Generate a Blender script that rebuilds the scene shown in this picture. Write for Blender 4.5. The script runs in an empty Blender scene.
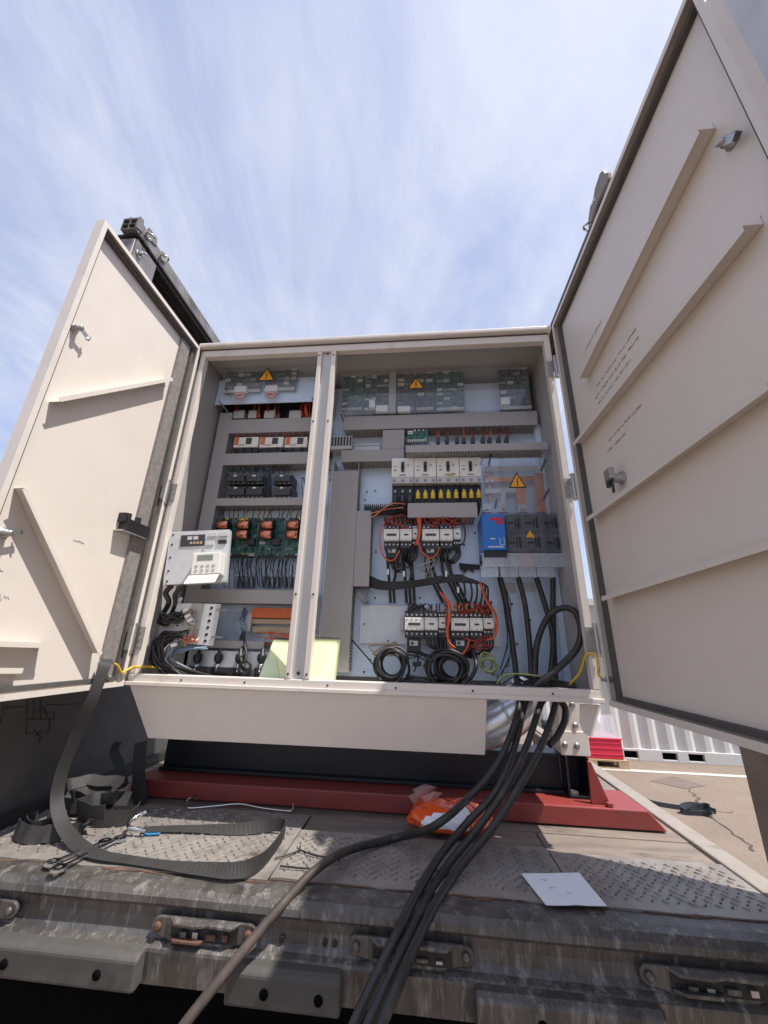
import bpy, math, random
import numpy as np
from mathutils import Vector, Matrix, noise
random.seed(7)
S = bpy.context.scene
COL = S.collection
G0 = 1.5                       # cabinet floor is 1.5 m above the ground; z = 0 is the cabinet floor in the tables below

# ------------------------------------------------------------------ camera
FPX = 384.0
CAM = np.array([1.0362, -1.3889, 0.1450]); YAW, PITCH, ROLL = 0.1012, 0.3379, 0.0267
def cam_axes():
    cy, sy, cp, sp = math.cos(YAW), math.sin(YAW), math.cos(PITCH), math.sin(PITCH)
    f = np.array([-sy*cp, cy*cp, sp]); r = np.array([cy, sy, 0.0]); u = np.cross(r, f)
    c, s = math.cos(ROLL), math.sin(ROLL)
    return c*r + s*u, c*u - s*r, f
AR, AU, AF = cam_axes()
cd = bpy.data.cameras.new('camera'); cam = bpy.data.objects.new('camera', cd); COL.objects.link(cam)
cd.sensor_fit = 'HORIZONTAL'; cd.sensor_width = 36.0; cd.lens = 18.0
cd.clip_start = 0.02; cd.clip_end = 3000.0
mw = Matrix.Identity(4)
for i in range(3):
    mw[i][0] = AR[i]; mw[i][1] = AU[i]; mw[i][2] = -AF[i]; mw[i][3] = CAM[i] + (G0 if i == 2 else 0)
cam.matrix_world = mw
S.camera = cam

# ------------------------------------------------------------------ light
SUNV = Vector((0.45, -0.16, 1.0)).normalized()
EL = math.asin(SUNV.z); AZ = math.atan2(SUNV.x, SUNV.y)
world = bpy.data.worlds.new('World'); S.world = world; world.use_nodes = True
nt = world.node_tree; nt.nodes.clear()
out = nt.nodes.new('ShaderNodeOutputWorld'); bg = nt.nodes.new('ShaderNodeBackground')
sky = nt.nodes.new('ShaderNodeTexSky'); sky.sky_type = 'NISHITA'; sky.sun_disc = False
sky.sun_elevation = EL; sky.sun_rotation = AZ; sky.air_density = 1.0; sky.dust_density = 1.6; sky.ozone_density = 2.0
# thin streaked cirrus on a flat layer overhead: view direction / height, stretched along the wind
W_ = nt.nodes.new; L = nt.links.new
tc = W_('ShaderNodeTexCoord'); sp = W_('ShaderNodeSeparateXYZ'); L(tc.outputs['Generated'], sp.inputs[0])
ab = W_('ShaderNodeMath'); ab.operation = 'ABSOLUTE'; L(sp.outputs['Z'], ab.inputs[0])
hz_ = W_('ShaderNodeMath'); hz_.operation = 'ADD'; hz_.inputs[1].default_value = 0.22; L(ab.outputs[0], hz_.inputs[0])
dx = W_('ShaderNodeMath'); dx.operation = 'DIVIDE'; L(sp.outputs['X'], dx.inputs[0]); L(hz_.outputs[0], dx.inputs[1])
dy = W_('ShaderNodeMath'); dy.operation = 'DIVIDE'; L(sp.outputs['Y'], dy.inputs[0]); L(hz_.outputs[0], dy.inputs[1])
cb = W_('ShaderNodeCombineXYZ'); L(dx.outputs[0], cb.inputs[0]); L(dy.outputs[0], cb.inputs[1])
def layer(rot, scale, sc, det, dist, seed):
    m_ = W_('ShaderNodeMapping'); m_.inputs['Rotation'].default_value = (0, 0, rot); m_.inputs['Scale'].default_value = scale; m_.inputs['Location'].default_value = (seed, seed*.7, 0)
    n_ = W_('ShaderNodeTexNoise'); n_.inputs['Scale'].default_value = sc; n_.inputs['Detail'].default_value = det; n_.inputs['Roughness'].default_value = .64; n_.inputs['Distortion'].default_value = dist
    L(cb.outputs[0], m_.inputs['Vector']); L(m_.outputs['Vector'], n_.inputs['Vector']); return n_.outputs['Fac']
fa = layer(-0.75, (1.5, 0.75, 1), 1.35, 8, .9, 3.1); fb_ = layer(-1.15, (3.0, 1.0, 1), 1.3, 9, 1.2, 7.7); fc_ = layer(0, (1, 1, 1), .8, 4, .5, 2.3)
s1 = W_('ShaderNodeMath'); s1.operation = 'MULTIPLY_ADD'; s1.inputs[1].default_value = .35; L(fb_, s1.inputs[0]); L(fa, s1.inputs[2])
s2 = W_('ShaderNodeMath'); s2.operation = 'MULTIPLY_ADD'; s2.inputs[1].default_value = .85; L(fc_, s2.inputs[0]); L(s1.outputs[0], s2.inputs[2])
cr = W_('ShaderNodeMapRange'); cr.interpolation_type = 'SMOOTHSTEP'; cr.inputs[1].default_value = .86; cr.inputs[2].default_value = 1.42; cr.inputs[3].default_value = .10; cr.inputs[4].default_value = .82
L(s2.outputs[0], cr.inputs[0])
veil = W_('ShaderNodeMix'); veil.data_type = 'RGBA'; veil.inputs[0].default_value = .62; veil.inputs[7].default_value = (1.16, 1.22, 1.82, 1); L(sky.outputs['Color'], veil.inputs[6])
mx = W_('ShaderNodeMix'); mx.data_type = 'RGBA'; mx.inputs[7].default_value = (2.6, 2.7, 3.05, 1)
L(cr.outputs[0], mx.inputs[0]); L(veil.outputs[2], mx.inputs[6]); L(mx.outputs[2], bg.inputs['Color'])
bg.inputs['Strength'].default_value = 0.12; L(bg.outputs[0], out.inputs['Surface'])
sd = bpy.data.lights.new('sun', 'SUN'); sd.energy = 2.35; sd.angle = math.radians(0.55); sd.color = (1.0, 0.955, 0.90)
sun = bpy.data.objects.new('sun', sd); COL.objects.link(sun); sun.location = (4, -3, 9)
sun.rotation_euler = (-SUNV).to_track_quat('-Z', 'Y').to_euler()
S.view_settings.view_transform = 'Standard'; S.view_settings.look = 'None'; S.view_settings.gamma = 1.0
S.view_settings.exposure = 1.50; S.view_settings.use_curve_mapping = False
S.render.engine = 'CYCLES'
S.cycles.transparent_max_bounces = 16; S.cycles.max_bounces = 8

# ------------------------------------------------------------------ pixel of the photograph -> point on a plane the thing touches
def pray(px, py): return AF + AR*(px-384)/FPX + AU*(512-py)/FPX
def PY(px, py, y): d = pray(px, py); p = CAM + d*(y-CAM[1])/d[1]; return float(p[0]), float(p[2])
def PX(px, py, x): d = pray(px, py); p = CAM + d*(x-CAM[0])/d[0]; return float(p[1]), float(p[2])
def PZ(px, py, z): d = pray(px, py); p = CAM + d*(z-CAM[2])/d[2]; return float(p[0]), float(p[1])
def V3(px, py, y): x, z = PY(px, py, y); return Vector((x, y, z))
def VX(px, py, x): y, z = PX(px, py, x); return Vector((x, y, z))
def VZ(px, py, z): x, y = PZ(px, py, z); return Vector((x, y, z))
def rect(x0, y0, x1, y1, yf):
    mxp, myp = (x0+x1)/2, (y0+y1)/2
    return PY(x0, myp, yf)[0], PY(x1, myp, yf)[0], PY(mxp, y1, yf)[1], PY(mxp, y0, yf)[1]     # xa, xb, za, zb

# ------------------------------------------------------------------ materials
MAT = {}
def mat(name, col, rough=0.5, metal=0.0, var=0.08, vscale=6.0, bump=0.0, bscale=60.0, dirt=None, dscale=3.0, dlo=0.5, dhi=0.75, spec=0.5, stretch=None, coat=0.0, dirt2=None, d2scale=20, d2lo=.6, d2hi=.7):
    m = bpy.data.materials.new(name); m.use_nodes = True; t = m.node_tree; b = t.nodes['Principled BSDF']
    N = t.nodes.new; l = t.links.new
    b.inputs['Roughness'].default_value = rough; b.inputs['Metallic'].default_value = metal
    b.inputs['Specular IOR Level'].default_value = spec; b.inputs['Coat Weight'].default_value = coat
    c = tuple(col) + (1,)
    g = N('ShaderNodeTexCoord'); src = g.outputs['Object']
    if stretch:
        q = N('ShaderNodeMapping'); q.inputs['Scale'].default_value = stretch; l(src, q.inputs['Vector']); src = q.outputs['Vector']
    cur = None
    if var > 0:
        n = N('ShaderNodeTexNoise'); n.inputs['Scale'].default_value = vscale; n.inputs['Detail'].default_value = 5; n.inputs['Roughness'].default_value = .65; l(src, n.inputs['Vector'])
        r = N('ShaderNodeMapRange'); r.inputs[1].default_value = .25; r.inputs[2].default_value = .75; r.inputs[3].default_value = 1-var; r.inputs[4].default_value = 1+var
        l(n.outputs['Fac'], r.inputs[0])
        k = N('ShaderNodeVectorMath'); k.operation = 'SCALE'; k.inputs[0].default_value = c[:3]; l(r.outputs[0], k.inputs['Scale']); cur = k.outputs[0]
        rr = N('ShaderNodeMapRange'); rr.inputs[3].default_value = max(0.05, rough-.1); rr.inputs[4].default_value = min(1, rough+.1); l(n.outputs['Fac'], rr.inputs[0]); l(rr.outputs[0], b.inputs['Roughness'])
    for D, sc, lo, hi in ((dirt, dscale, dlo, dhi), (dirt2, d2scale, d2lo, d2hi)):
        if D is None: continue
        n2 = N('ShaderNodeTexNoise'); n2.inputs['Scale'].default_value = sc; n2.inputs['Detail'].default_value = 8; n2.inputs['Roughness'].default_value = .7; l(src, n2.inputs['Vector'])
        r2 = N('ShaderNodeMapRange'); r2.inputs[1].default_value = lo; r2.inputs[2].default_value = hi; l(n2.outputs['Fac'], r2.inputs[0])
        x = N('ShaderNodeMix'); x.data_type = 'RGBA'; x.inputs[7].default_value = tuple(D) + (1,); l(r2.outputs[0], x.inputs[0])
        if cur is None: x.inputs[6].default_value = c
        else: l(cur, x.inputs[6])
        cur = x.outputs[2]
    if cur is None: b.inputs['Base Color'].default_value = c
    else: l(cur, b.inputs['Base Color'])
    if bump > 0:
        n3 = N('ShaderNodeTexNoise'); n3.inputs['Scale'].default_value = bscale; n3.inputs['Detail'].default_value = 4; l(src, n3.inputs['Vector'])
        bp = N('ShaderNodeBump'); bp.inputs['Strength'].default_value = bump; bp.inputs['Distance'].default_value = .01; l(n3.outputs['Fac'], bp.inputs['Height']); l(bp.outputs[0], b.inputs['Normal'])
    MAT[name] = m; return m
mat('beige_paint', (.70, .635, .57), .42, var=.04, vscale=3, bump=.05, bscale=5, dirt=(.60, .53, .465), dscale=1.7, dlo=.45, dhi=.85, dirt2=(.36, .30, .25), d2scale=30, d2lo=.68, d2hi=.80)
mat('beige_frame', (.66, .605, .545), .4, var=.05, vscale=12, bump=.03, bscale=200, dirt=(.38, .33, .27), dscale=14, dlo=.58, dhi=.85)
mat('inside_shade_grey', (.36, .345, .33), .45, var=.04)  # the cabinet's beige, with the shade inside it put into a darker grey
mat('galvanised', (.60, .71, .84), .40, .15, var=.09, vscale=22, dirt=(.54, .64, .75), dscale=60, dlo=.5, dhi=.7)
mat('zinc_plate', (.56, .575, .59), .42, .2, var=.08, vscale=30)
mat('duct_grey', (.335, .322, .312), .55, var=.04, vscale=9)
mat('gasket', (.085, .08, .075), .8, var=.25, vscale=40)
mat('gasket_foam', (.22, .20, .185), .9, var=.3, vscale=55, bump=.3, bscale=300)
mat('black_plastic', (.014, .014, .016), .45, var=.15)
mat('dark_plastic', (.035, .036, .04), .4, var=.1)
mat('grey_plastic', (.22, .23, .25), .45, var=.05)
mat('white_plastic', (.74, .72, .66), .45, var=.04, vscale=15)
mat('light_grey_plastic', (.48, .48, .47), .45, var=.05)
mat('blue_plastic', (.015, .16, .55), .35, var=.05)
mat('red_print', (.55, .02, .05), .5, var=0)
mat('copper', (.62, .27, .15), .32, .85, var=.12, vscale=40)
mat('enamel_copper', (.62, .24, .16), .22, .75, var=.2, vscale=120)
mat('pcb', (.012, .10, .075), .4, var=.3, vscale=70, dirt=(.03, .16, .11), dscale=60, dlo=.5, dhi=.7)
mat('pcb_dark', (.035, .06, .065), .4, var=.3, vscale=90, dirt=(.06, .09, .09), dscale=60, dlo=.5, dhi=.7)
mat('cable_black', (.022, .021, .02), .5, var=.3, vscale=18, dirt=(.09, .08, .07), dscale=25, dlo=.55, dhi=.8)
mat('cable_dusty', (.045, .034, .029), .65, var=.3, vscale=20, dirt=(.11, .082, .065), dscale=18, dlo=.45, dhi=.75)
mat('wire_black', (.015, .015, .016), .45, var=0)
mat('wire_red', (.30, .03, .022), .45, var=0)
mat('wire_orange', (.62, .10, .03), .45, var=0)
mat('wire_blue', (.05, .09, .17), .45, var=0)
mat('wire_grey_blue', (.22, .34, .42), .45, var=0)
mat('wire_yellow', (.62, .40, .03), .45, var=.2, vscale=90)
mat('wire_yellow_green', (.30, .33, .13), .5, var=.3, vscale=80)
mat('yellow_plastic', (.75, .52, .02), .4, var=.05)
mat('orange_plastic', (.62, .13, .04), .5, var=.1)
mat('tan_plastic', (.40, .30, .20), .55, var=.1)
mat('sign_yellow', (.80, .36, .015), .4, var=0)
mat('sign_black', (.012, .012, .012), .5, var=0)
mat('ink', (.008, .008, .009), .7, var=0)
mat('pencil', (.27, .235, .22), .7, var=0)
mat('lcd', (.20, .23, .19), .2, var=0)
mat('chrome', (.62, .62, .62), .18, 1.0, var=.06, vscale=40)
mat('bolt_steel', (.42, .41, .40), .35, .8, var=.15, vscale=60)
mat('galv_pipe', (.74, .77, .80), .28, .7, var=.06, vscale=12, bump=.04, bscale=30)
mat('paper_white', (.80, .81, .85), .75, var=.02, bump=.05, bscale=8)
mat('paper_green', (.76, .83, .48), .8, var=.05, vscale=6, bump=.08, bscale=10)
mat('paper_green_shade', (.62, .74, .50), .8, var=.05)
mat('red_paint', (.24, .040, .035), .42, var=.1, vscale=9, bump=.06, bscale=45, dirt=(.15, .05, .042), dscale=8, dlo=.5, dhi=.8, dirt2=(.32, .12, .10), d2scale=50, d2lo=.68, d2hi=.75)
mat('navy_paint', (.009, .011, .018), .42, var=.2, vscale=6, bump=.05, bscale=40, dirt=(.03, .03, .034), dscale=14, dlo=.55, dhi=.85, dirt2=(.30, .30, .30), d2scale=75, d2lo=.70, d2hi=.73)
mat('webbing', (.024, .0225, .021), .7, var=.18, vscale=25, bump=.12, bscale=400, dirt=(.042, .039, .036), dscale=9, dlo=.5, dhi=.85)
mat('blue_webbing', (.02, .16, .36), .7, var=.1)
mat('tread_worn', (.21, .19, .172), .42, .35, var=.3, vscale=9)
mat('deck_edge', (.26, .23, .20), .8, var=.2, vscale=8, bump=.2, bscale=60, dirt=(.12, .10, .09), dscale=8, dlo=.55, dhi=.7)
mat('tread_steel', (.215, .193, .172), .52, .25, var=.25, vscale=7, bump=.12, bscale=90, dirt=(.31, .278, .248), dscale=3.5, dlo=.45, dhi=.62, dirt2=(.055, .046, .04), d2scale=3.6, d2lo=.58, d2hi=.70)
mat('floor_board', (.17, .138, .115), .75, var=.3, vscale=8, bump=.25, bscale=40, stretch=(.4, 2.4, 1), dirt=(.24, .19, .155), dscale=5, dlo=.45, dhi=.7, dirt2=(.05, .038, .032), d2scale=5, d2lo=.57, d2hi=.68)
mat('sill_steel', (.088, .080, .072), .42, .3, var=.5, vscale=9, bump=.25, bscale=60, stretch=(2.6, 2.2, .5), dirt=(.29, .275, .26), dscale=15, dlo=.53, dhi=.72, dirt2=(.035, .03, .027), d2scale=5, d2lo=.56, d2hi=.72)
mat('sill_dark', (.038, .037, .035), .5, .2, var=.35, vscale=8, bump=.2, bscale=50, dirt=(.10, .10, .095), dscale=7, dlo=.5, dhi=.72, dirt2=(.13, .06, .035), d2scale=12, d2lo=.62, d2hi=.75)
mat('rubber_block', (.06, .056, .051), .7, var=.2, vscale=7, bump=.10, bscale=45, dirt=(.11, .10, .092), dscale=6, dlo=.5, dhi=.75, dirt2=(.03, .03, .03), d2scale=9, d2lo=.6, d2hi=.75)
mat('torn_rust', (.075, .045, .03), .9, var=.4, vscale=40, bump=.4, bscale=120, dirt=(.16, .08, .045), dscale=22, dlo=.5, dhi=.7)
mat('rusty', (.125, .062, .038), .8, .1, var=.35, vscale=25, bump=.3, bscale=90, dirt=(.09, .06, .05), dscale=20, dlo=.5, dhi=.7)
mat('chassis_black', (.003, .003, .003), .9, var=.2, spec=.05)
mat('wall_board', (.068, .063, .058), .75, var=.15, vscale=4, bump=.1, bscale=30, dirt=(.10, .094, .087), dscale=6, dlo=.5, dhi=.75)
mat('rear_door_board', (.50, .505, .53), .6, var=.06, vscale=4, bump=.06, bscale=25, dirt=(.34, .345, .36), dscale=5, dlo=.5, dhi=.8)
mat('post_paint', (.20, .175, .15), .6, var=.2, vscale=8, bump=.1, bscale=50, dirt=(.22, .195, .17), dscale=7, dlo=.5, dhi=.75, dirt2=(.03, .025, .02), d2scale=10, d2lo=.64, d2hi=.7)
mat('rail_alu', (.25, .235, .225), .45, .5, var=.2, vscale=14, dirt=(.11, .095, .085), dscale=9, dlo=.4, dhi=.65)
mat('rail_dark', (.02, .019, .019), .6, var=.2)  # near black: the shade beneath the roof rails is put into this colour
mat('concrete', (.215, .168, .13), .9, var=.12, vscale=1.4, bump=.3, bscale=45, dirt=(.17, .134, .105), dscale=.9, dlo=.42, dhi=.7, dirt2=(.10, .075, .058), d2scale=34, d2lo=.54, d2hi=.70)
mat('patch_asphalt', (.15, .12, .10), .9, var=.15, vscale=9, bump=.2, bscale=60)
mat('crack', (.07, .055, .05), .95, var=.2)
mat('road_paint', (.50, .47, .43), .8, var=.12, vscale=6, dirt=(.30, .24, .19), dscale=7, dlo=.5, dhi=.75)
mat('container_white', (.56, .55, .525), .5, var=.05, vscale=1.5, dirt=(.48, .455, .41), dscale=3, dlo=.52, dhi=.8)
mat('wood', (.42, .30, .18), .75, var=.2, vscale=14, stretch=(1, 6, 6))
mat('red_goods', (.62, .02, .055), .5, var=.1)
mat('dark_green', (.02, .05, .035), .5, var=.2)
mat('orange_bag', (.80, .10, .02), .22, var=.06, vscale=14, bump=.35, bscale=30, coat=.4)
mat('dark_strap', (.02, .025, .03), .7, var=.2)
mat('asphalt_tape', (.012, .012, .012), .6, var=.1)
def glassy(name, tint, gloss, haze, hcol=(.8, .84, .9), rough=.05):
    m = bpy.data.materials.new(name); m.use_nodes = True; t = m.node_tree; t.nodes.clear(); N = t.nodes.new; l = t.links.new
    o = N('ShaderNodeOutputMaterial'); a = N('ShaderNodeBsdfTransparent'); a.inputs[0].default_value = tuple(tint)+(1,)
    d = N('ShaderNodeBsdfDiffuse'); d.inputs[0].default_value = tuple(hcol)+(1,); g = N('ShaderNodeBsdfGlossy'); g.inputs['Roughness'].default_value = rough
    x1 = N('ShaderNodeMixShader'); x1.inputs[0].default_value = haze; l(a.outputs[0], x1.inputs[1]); l(d.outputs[0], x1.inputs[2])
    x2 = N('ShaderNodeMixShader'); fr = N('ShaderNodeFresnel'); fr.inputs[0].default_value = 1.49
    ad = N('ShaderNodeMath'); ad.operation = 'ADD'; ad.inputs[1].default_value = gloss; ge = N('ShaderNodeNewGeometry'); fb = N('ShaderNodeMath'); fb.operation = 'SUBTRACT'; fb.inputs[0].default_value = 1.0; l(ge.outputs['Backfacing'], fb.inputs[1])
    mu = N('ShaderNodeMath'); mu.operation = 'MULTIPLY'; l(fr.outputs[0], ad.inputs[0]); l(ad.outputs[0], mu.inputs[0]); l(fb.outputs[0], mu.inputs[1]); l(mu.outputs[0], x2.inputs[0])
    l(x1.outputs[0], x2.inputs[1]); l(g.outputs[0], x2.inputs[2]); l(x2.outputs[0], o.inputs['Surface']); MAT[name] = m
glassy('acrylic', (.965, .975, .99), .02, .04)
glassy('milky_acrylic', (.92, .93, .95), .04, .22)
glassy('smoked_acrylic', (.74, .75, .79), .03, .10, (.35, .35, .38))
glassy('film', (.9, .9, .9), .12, .35, (.8, .8, .8), .25)

# ------------------------------------------------------------------ mesh helpers
class MB:
    def __init__(s): s.v = []; s.f = []; s.m = []; s.sm = []
    def add(s, vs, fs, m=0, smooth=False):
        o = len(s.v); s.v += [tuple(map(float, v)) for v in vs]
        for f in fs: s.f.append(tuple(i+o for i in f)); s.m.append(m); s.sm.append(smooth)
    def box(s, x0, x1, y0, y1, z0, z1, m=0):
        if x0 > x1: x0, x1 = x1, x0
        if y0 > y1: y0, y1 = y1, y0
        if z0 > z1: z0, z1 = z1, z0
        s.add([(x0,y0,z0),(x1,y0,z0),(x1,y1,z0),(x0,y1,z0),(x0,y0,z1),(x1,y0,z1),(x1,y1,z1),(x0,y1,z1)],
              [(0,3,2,1),(4,5,6,7),(0,1,5,4),(1,2,6,5),(2,3,7,6),(3,0,4,7)], m); return s
    def obox(s, c, ax, ay, az, hx, hy, hz, m=0):
        c, ax, ay, az = Vector(c), Vector(ax).normalized(), Vector(ay).normalized(), Vector(az).normalized()
        vs = [c+ax*hx*i+ay*hy*j+az*hz*k for k in (-1,1) for j in (-1,1) for i in (-1,1)]
        s.add(vs, [(0,2,3,1),(4,5,7,6),(0,1,5,4),(1,3,7,5),(3,2,6,7),(2,0,4,6)], m); return s
    def cyl(s, p0, p1, r0, r1=None, n=12, m=0, cap=True):
        p0, p1 = Vector(p0), Vector(p1); r1 = r0 if r1 is None else r1
        d = (p1-p0).normalized(); a = d.orthogonal().normalized(); b = d.cross(a)
        vs = []
        for p, r in ((p0, r0), (p1, r1)):
            for i in range(n): t = 2*math.pi*i/n; vs.append(p+(a*math.cos(t)+b*math.sin(t))*r)
        s.add(vs, [(i, (i+1)%n, n+(i+1)%n, n+i) for i in range(n)], m, n > 6)
        if cap: s.add(vs, [tuple(range(n-1, -1, -1)), tuple(range(n, 2*n))], m)
        return s
    def tube(s, pts, r, n=8, m=0, seg=6, closed=False, curve=True):
        P = [Vector(p) for p in pts]
        if curve: P = catmull(P, seg, closed)
        k = len(P); vs = []; a = None
        for i in range(k):
            if closed: d = P[(i+1)%k]-P[i-1]
            else: d = P[min(i+1,k-1)]-P[max(i-1,0)]
            if d.length < 1e-9: d = Vector((0,0,1))
            d.normalize()
            a = d.orthogonal().normalized() if a is None else (a-d*a.dot(d))
            if a.length < 1e-6: a = d.orthogonal()
            a = a.normalized(); b = d.cross(a)
            rr = r[i*len(r)//k] if isinstance(r, (list, tuple)) else r
            for j in range(n): t = 2*math.pi*j/n; vs.append(P[i]+(a*math.cos(t)+b*math.sin(t))*rr)
        fs = []
        for i in range(k if closed else k-1):
            i2 = (i+1)%k
            for j in range(n): fs.append((i*n+j, i*n+(j+1)%n, i2*n+(j+1)%n, i2*n+j))
        s.add(vs, fs, m, True)
        if not closed: s.add(vs, [tuple(range(n-1,-1,-1)), tuple(range((k-1)*n, k*n))], m)
        return s
    def prism(s, poly, vec, m=0):
        P = [Vector(p) for p in poly]; v = Vector(vec); n = len(P)
        s.add(P+[p+v for p in P], [tuple(range(n-1,-1,-1)), tuple(range(n, 2*n))]+[(i, (i+1)%n, n+(i+1)%n, n+i) for i in range(n)], m); return s
    def ribbon(s, pts, wid, wdir, th=.0016, seg=7, m=0):
        P = catmull([Vector(p) for p in pts], seg); W = catmull([Vector(w).normalized() for w in wdir], seg); k = len(P); vs = []
        for i in range(k):
            d = (P[min(i+1,k-1)]-P[max(i-1,0)]).normalized(); w = (W[i]-d*W[i].dot(d)).normalized(); nn = d.cross(w)
            for a, b in ((-1,-1),(1,-1),(1,1),(-1,1)): vs.append(P[i]+w*wid*.5*a+nn*th*.5*b)
        fs = [(i*4+j, i*4+(j+1)%4, i*4+4+(j+1)%4, i*4+4+j) for i in range(k-1) for j in range(4)]
        s.add(vs, fs, m); s.add(vs, [(3,2,1,0), tuple(range((k-1)*4, k*4))], m); return s
    def lathe(s, prof, c, axis, n=16, m=0):
        c = Vector(c); ax = Vector(axis).normalized(); a = ax.orthogonal().normalized(); b = ax.cross(a); vs = []
        for r, h in prof:
            for j in range(n): t = 2*math.pi*j/n; vs.append(c+ax*h+(a*math.cos(t)+b*math.sin(t))*max(r, 1e-4))
        k = len(prof)
        s.add(vs, [(i*n+j, i*n+(j+1)%n, (i+1)*n+(j+1)%n, (i+1)*n+j) for i in range(k-1) for j in range(n)]+[tuple(range(n-1,-1,-1)), tuple(range((k-1)*n, k*n))], m, n > 8); return s
def catmull(P, seg, closed=False):
    n = len(P); out = []
    if n < 3 and not closed: return [P[0].lerp(P[-1], i/seg) for i in range(seg+1)]
    for i in range(n if closed else n-1):
        p0 = P[i-1] if (i > 0 or closed) else P[0]*2-P[1]; p1 = P[i]; p2 = P[(i+1)%n]
        p3 = P[(i+2)%n] if (closed or i+2 < n) else P[-1]*2-P[-2]
        for j in range(seg):
            t = j/seg
            out.append(.5*((2*p1)+(p2-p0)*t+(2*p0-5*p1+4*p2-p3)*t*t+(3*p1-p0-3*p2+p3)*t**3))
    if not closed: out.append(P[-1].copy())
    return out
ORG = {}
def off(o): return ORG[o.name]
def thing(name, label, cat, org, group=None):
    o = bpy.data.objects.new(name, None); COL.objects.link(o); o.location = (org[0], org[1], org[2]+G0); o.empty_display_size = .1
    ORG[o.name] = Vector(org); o['label'] = label; o['category'] = cat
    if group: o['group'] = group
    return o
def obj(name, mb, mats, parent=None, bev=0, label=None, cat=None, group=None, kind=None, org=None, wn=False, bseg=2):
    """one mesh object from cabinet-space geometry; its origin is the centre of its base"""
    if isinstance(mats, str): mats = [mats]
    v = np.array(mb.v); lo, hi = v.min(0), v.max(0)
    o3 = Vector(org) if org is not None else Vector(((lo[0]+hi[0])/2, (lo[1]+hi[1])/2, lo[2]))
    me = bpy.data.meshes.new(name); me.from_pydata([tuple(p) for p in (v-np.array(o3))], [], mb.f)
    for k in mats: me.materials.append(MAT[k])
    me.polygons.foreach_set('material_index', mb.m); me.polygons.foreach_set('use_smooth', mb.sm); me.update()
    o = bpy.data.objects.new(name, me); COL.objects.link(o); ORG[o.name] = o3
    if parent is not None: o.parent = parent; o.location = o3-off(parent)
    else: o.location = o3+Vector((0,0,G0))
    if bev:
        b = o.modifiers.new('bevel', 'BEVEL'); b.width = bev; b.segments = bseg; b.limit_method = 'ANGLE'; b.angle_limit = math.radians(40)
    if label: o['label'] = label
    if cat: o['category'] = cat
    if group: o['group'] = group
    if kind: o['kind'] = kind
    return o
def copy_part(o, parent, at):
    """a part and its sub-parts again, sharing mesh data, its base at the point given"""
    c = o.copy(); COL.objects.link(c); c.parent = parent; ORG[c.name] = Vector(at); c.location = Vector(at)-off(parent)
    for ch in [k for k in KIDS.get(o.name, [])]:
        d = ch.copy(); COL.objects.link(d); d.parent = c
    return c
KIDS = {}
def sub(parent, o): KIDS.setdefault(parent.name, []).append(o); return o
# ================================================================== ground and what stands on it
GZ = -G0
g = MB(); N_ = 24
g.add([(-400,-400,GZ),(400,-400,GZ),(400,400,GZ),(-400,400,GZ)], [(0,1,2,3)])
obj('ground', g, 'concrete', kind='structure', org=(0,0,GZ))
m = MB(); m.box(-1.0, 14.0, 5.54, 5.66, GZ+.003, GZ+.005); obj('road_marking', m, 'road_paint', kind='structure')
def patch(name, pts, z, mt):
    m = MB(); n = len(pts); m.add([(x,y,GZ+z) for x,y in pts], [tuple(range(n))]); return obj(name, m, mt, kind='structure')
pp = [PZ(*p, GZ) for p in ((650,781),(672,776),(706,786),(684,789))]
patch('asphalt_patch', pp, .004, 'patch_asphalt')
def crack(pix, w, nm='crack'):
    c = [Vector(PZ(*p, GZ)+(0,)) for p in pix]; c = catmull(c, 5); L_, R_ = [], []
    for i, p in enumerate(c):
        d = (c[min(i+1,len(c)-1)]-c[max(i-1,0)]).normalized(); n = Vector((-d.y, d.x, 0)); ww = w*(.5+random.random()); j = n*random.uniform(-.04,.04)
        L_.append(p+n*ww+j); R_.append(p-n*ww+j)
    m = MB(); k = len(c); m.add([(p.x,p.y,GZ+.003) for p in L_+R_], [(i,i+1,k+i+1,k+i) for i in range(k-1)]); obj(nm, m, 'crack', kind='structure')
crack([(686,780),(692,792),(700,802),(712,815),(735,835),(757,852)], .012)
crack([(640,797),(670,806),(700,811),(735,812)], .008)

# shipping container
P0 = Vector(PZ(623,760,GZ)+(GZ,)); u = (Vector(PZ(746,767,GZ)+(GZ,))-P0).normalized(); n = Vector((-u.y, u.x, 0))
con = thing('shipping_container', 'white corrugated steel shipping container with dark fork pockets standing on the concrete', 'container', tuple(P0-u*1.6+n*1.2))
SA, SB = -7.7, 4.5
def cp(s, d, z): return P0+u*s+n*d+Vector((0,0,z))
m = MB(); prof = []; s = SA+.12
while s < SB-.2:
    prof += [(s,0.0),(s+.072,0.0),(s+.14,.045),(s+.21,.045)]; s += .278
prof.append((SB-.12, 0.0)); k = len(prof)
vs = [cp(a, .02+d, .17) for a, d in prof]+[cp(a, .02+d, 2.47) for a, d in prof]
m.add(vs, [(i, i+1, k+i+1, k+i) for i in range(k-1)]); obj('side_wall', m, 'container_white', con)
m = MB()
def cbox(s0, s1, d0, d1, z0, z1, m=m, mi=0):
    m.prism([cp(s0,d0,z0), cp(s1,d0,z0), cp(s1,d1,z0), cp(s0,d1,z0)], (0,0,z1-z0), mi)
pock = []
for px in ((625,639),(663,678),(689,705)):
    ss = []
    for q in px:
        d = pray(q, 758); t = (np.array([P0.x,P0.y,0])-np.array([CAM[0],CAM[1],0]))@np.array([n.x,n.y,0])/(d@np.array([n.x,n.y,0])); pt = CAM+d*t; ss.append((Vector(pt)-P0).dot(u))
    pock.append(ss)
cuts = [SA]+[q for p in pock for q in p]+[SB]
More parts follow.
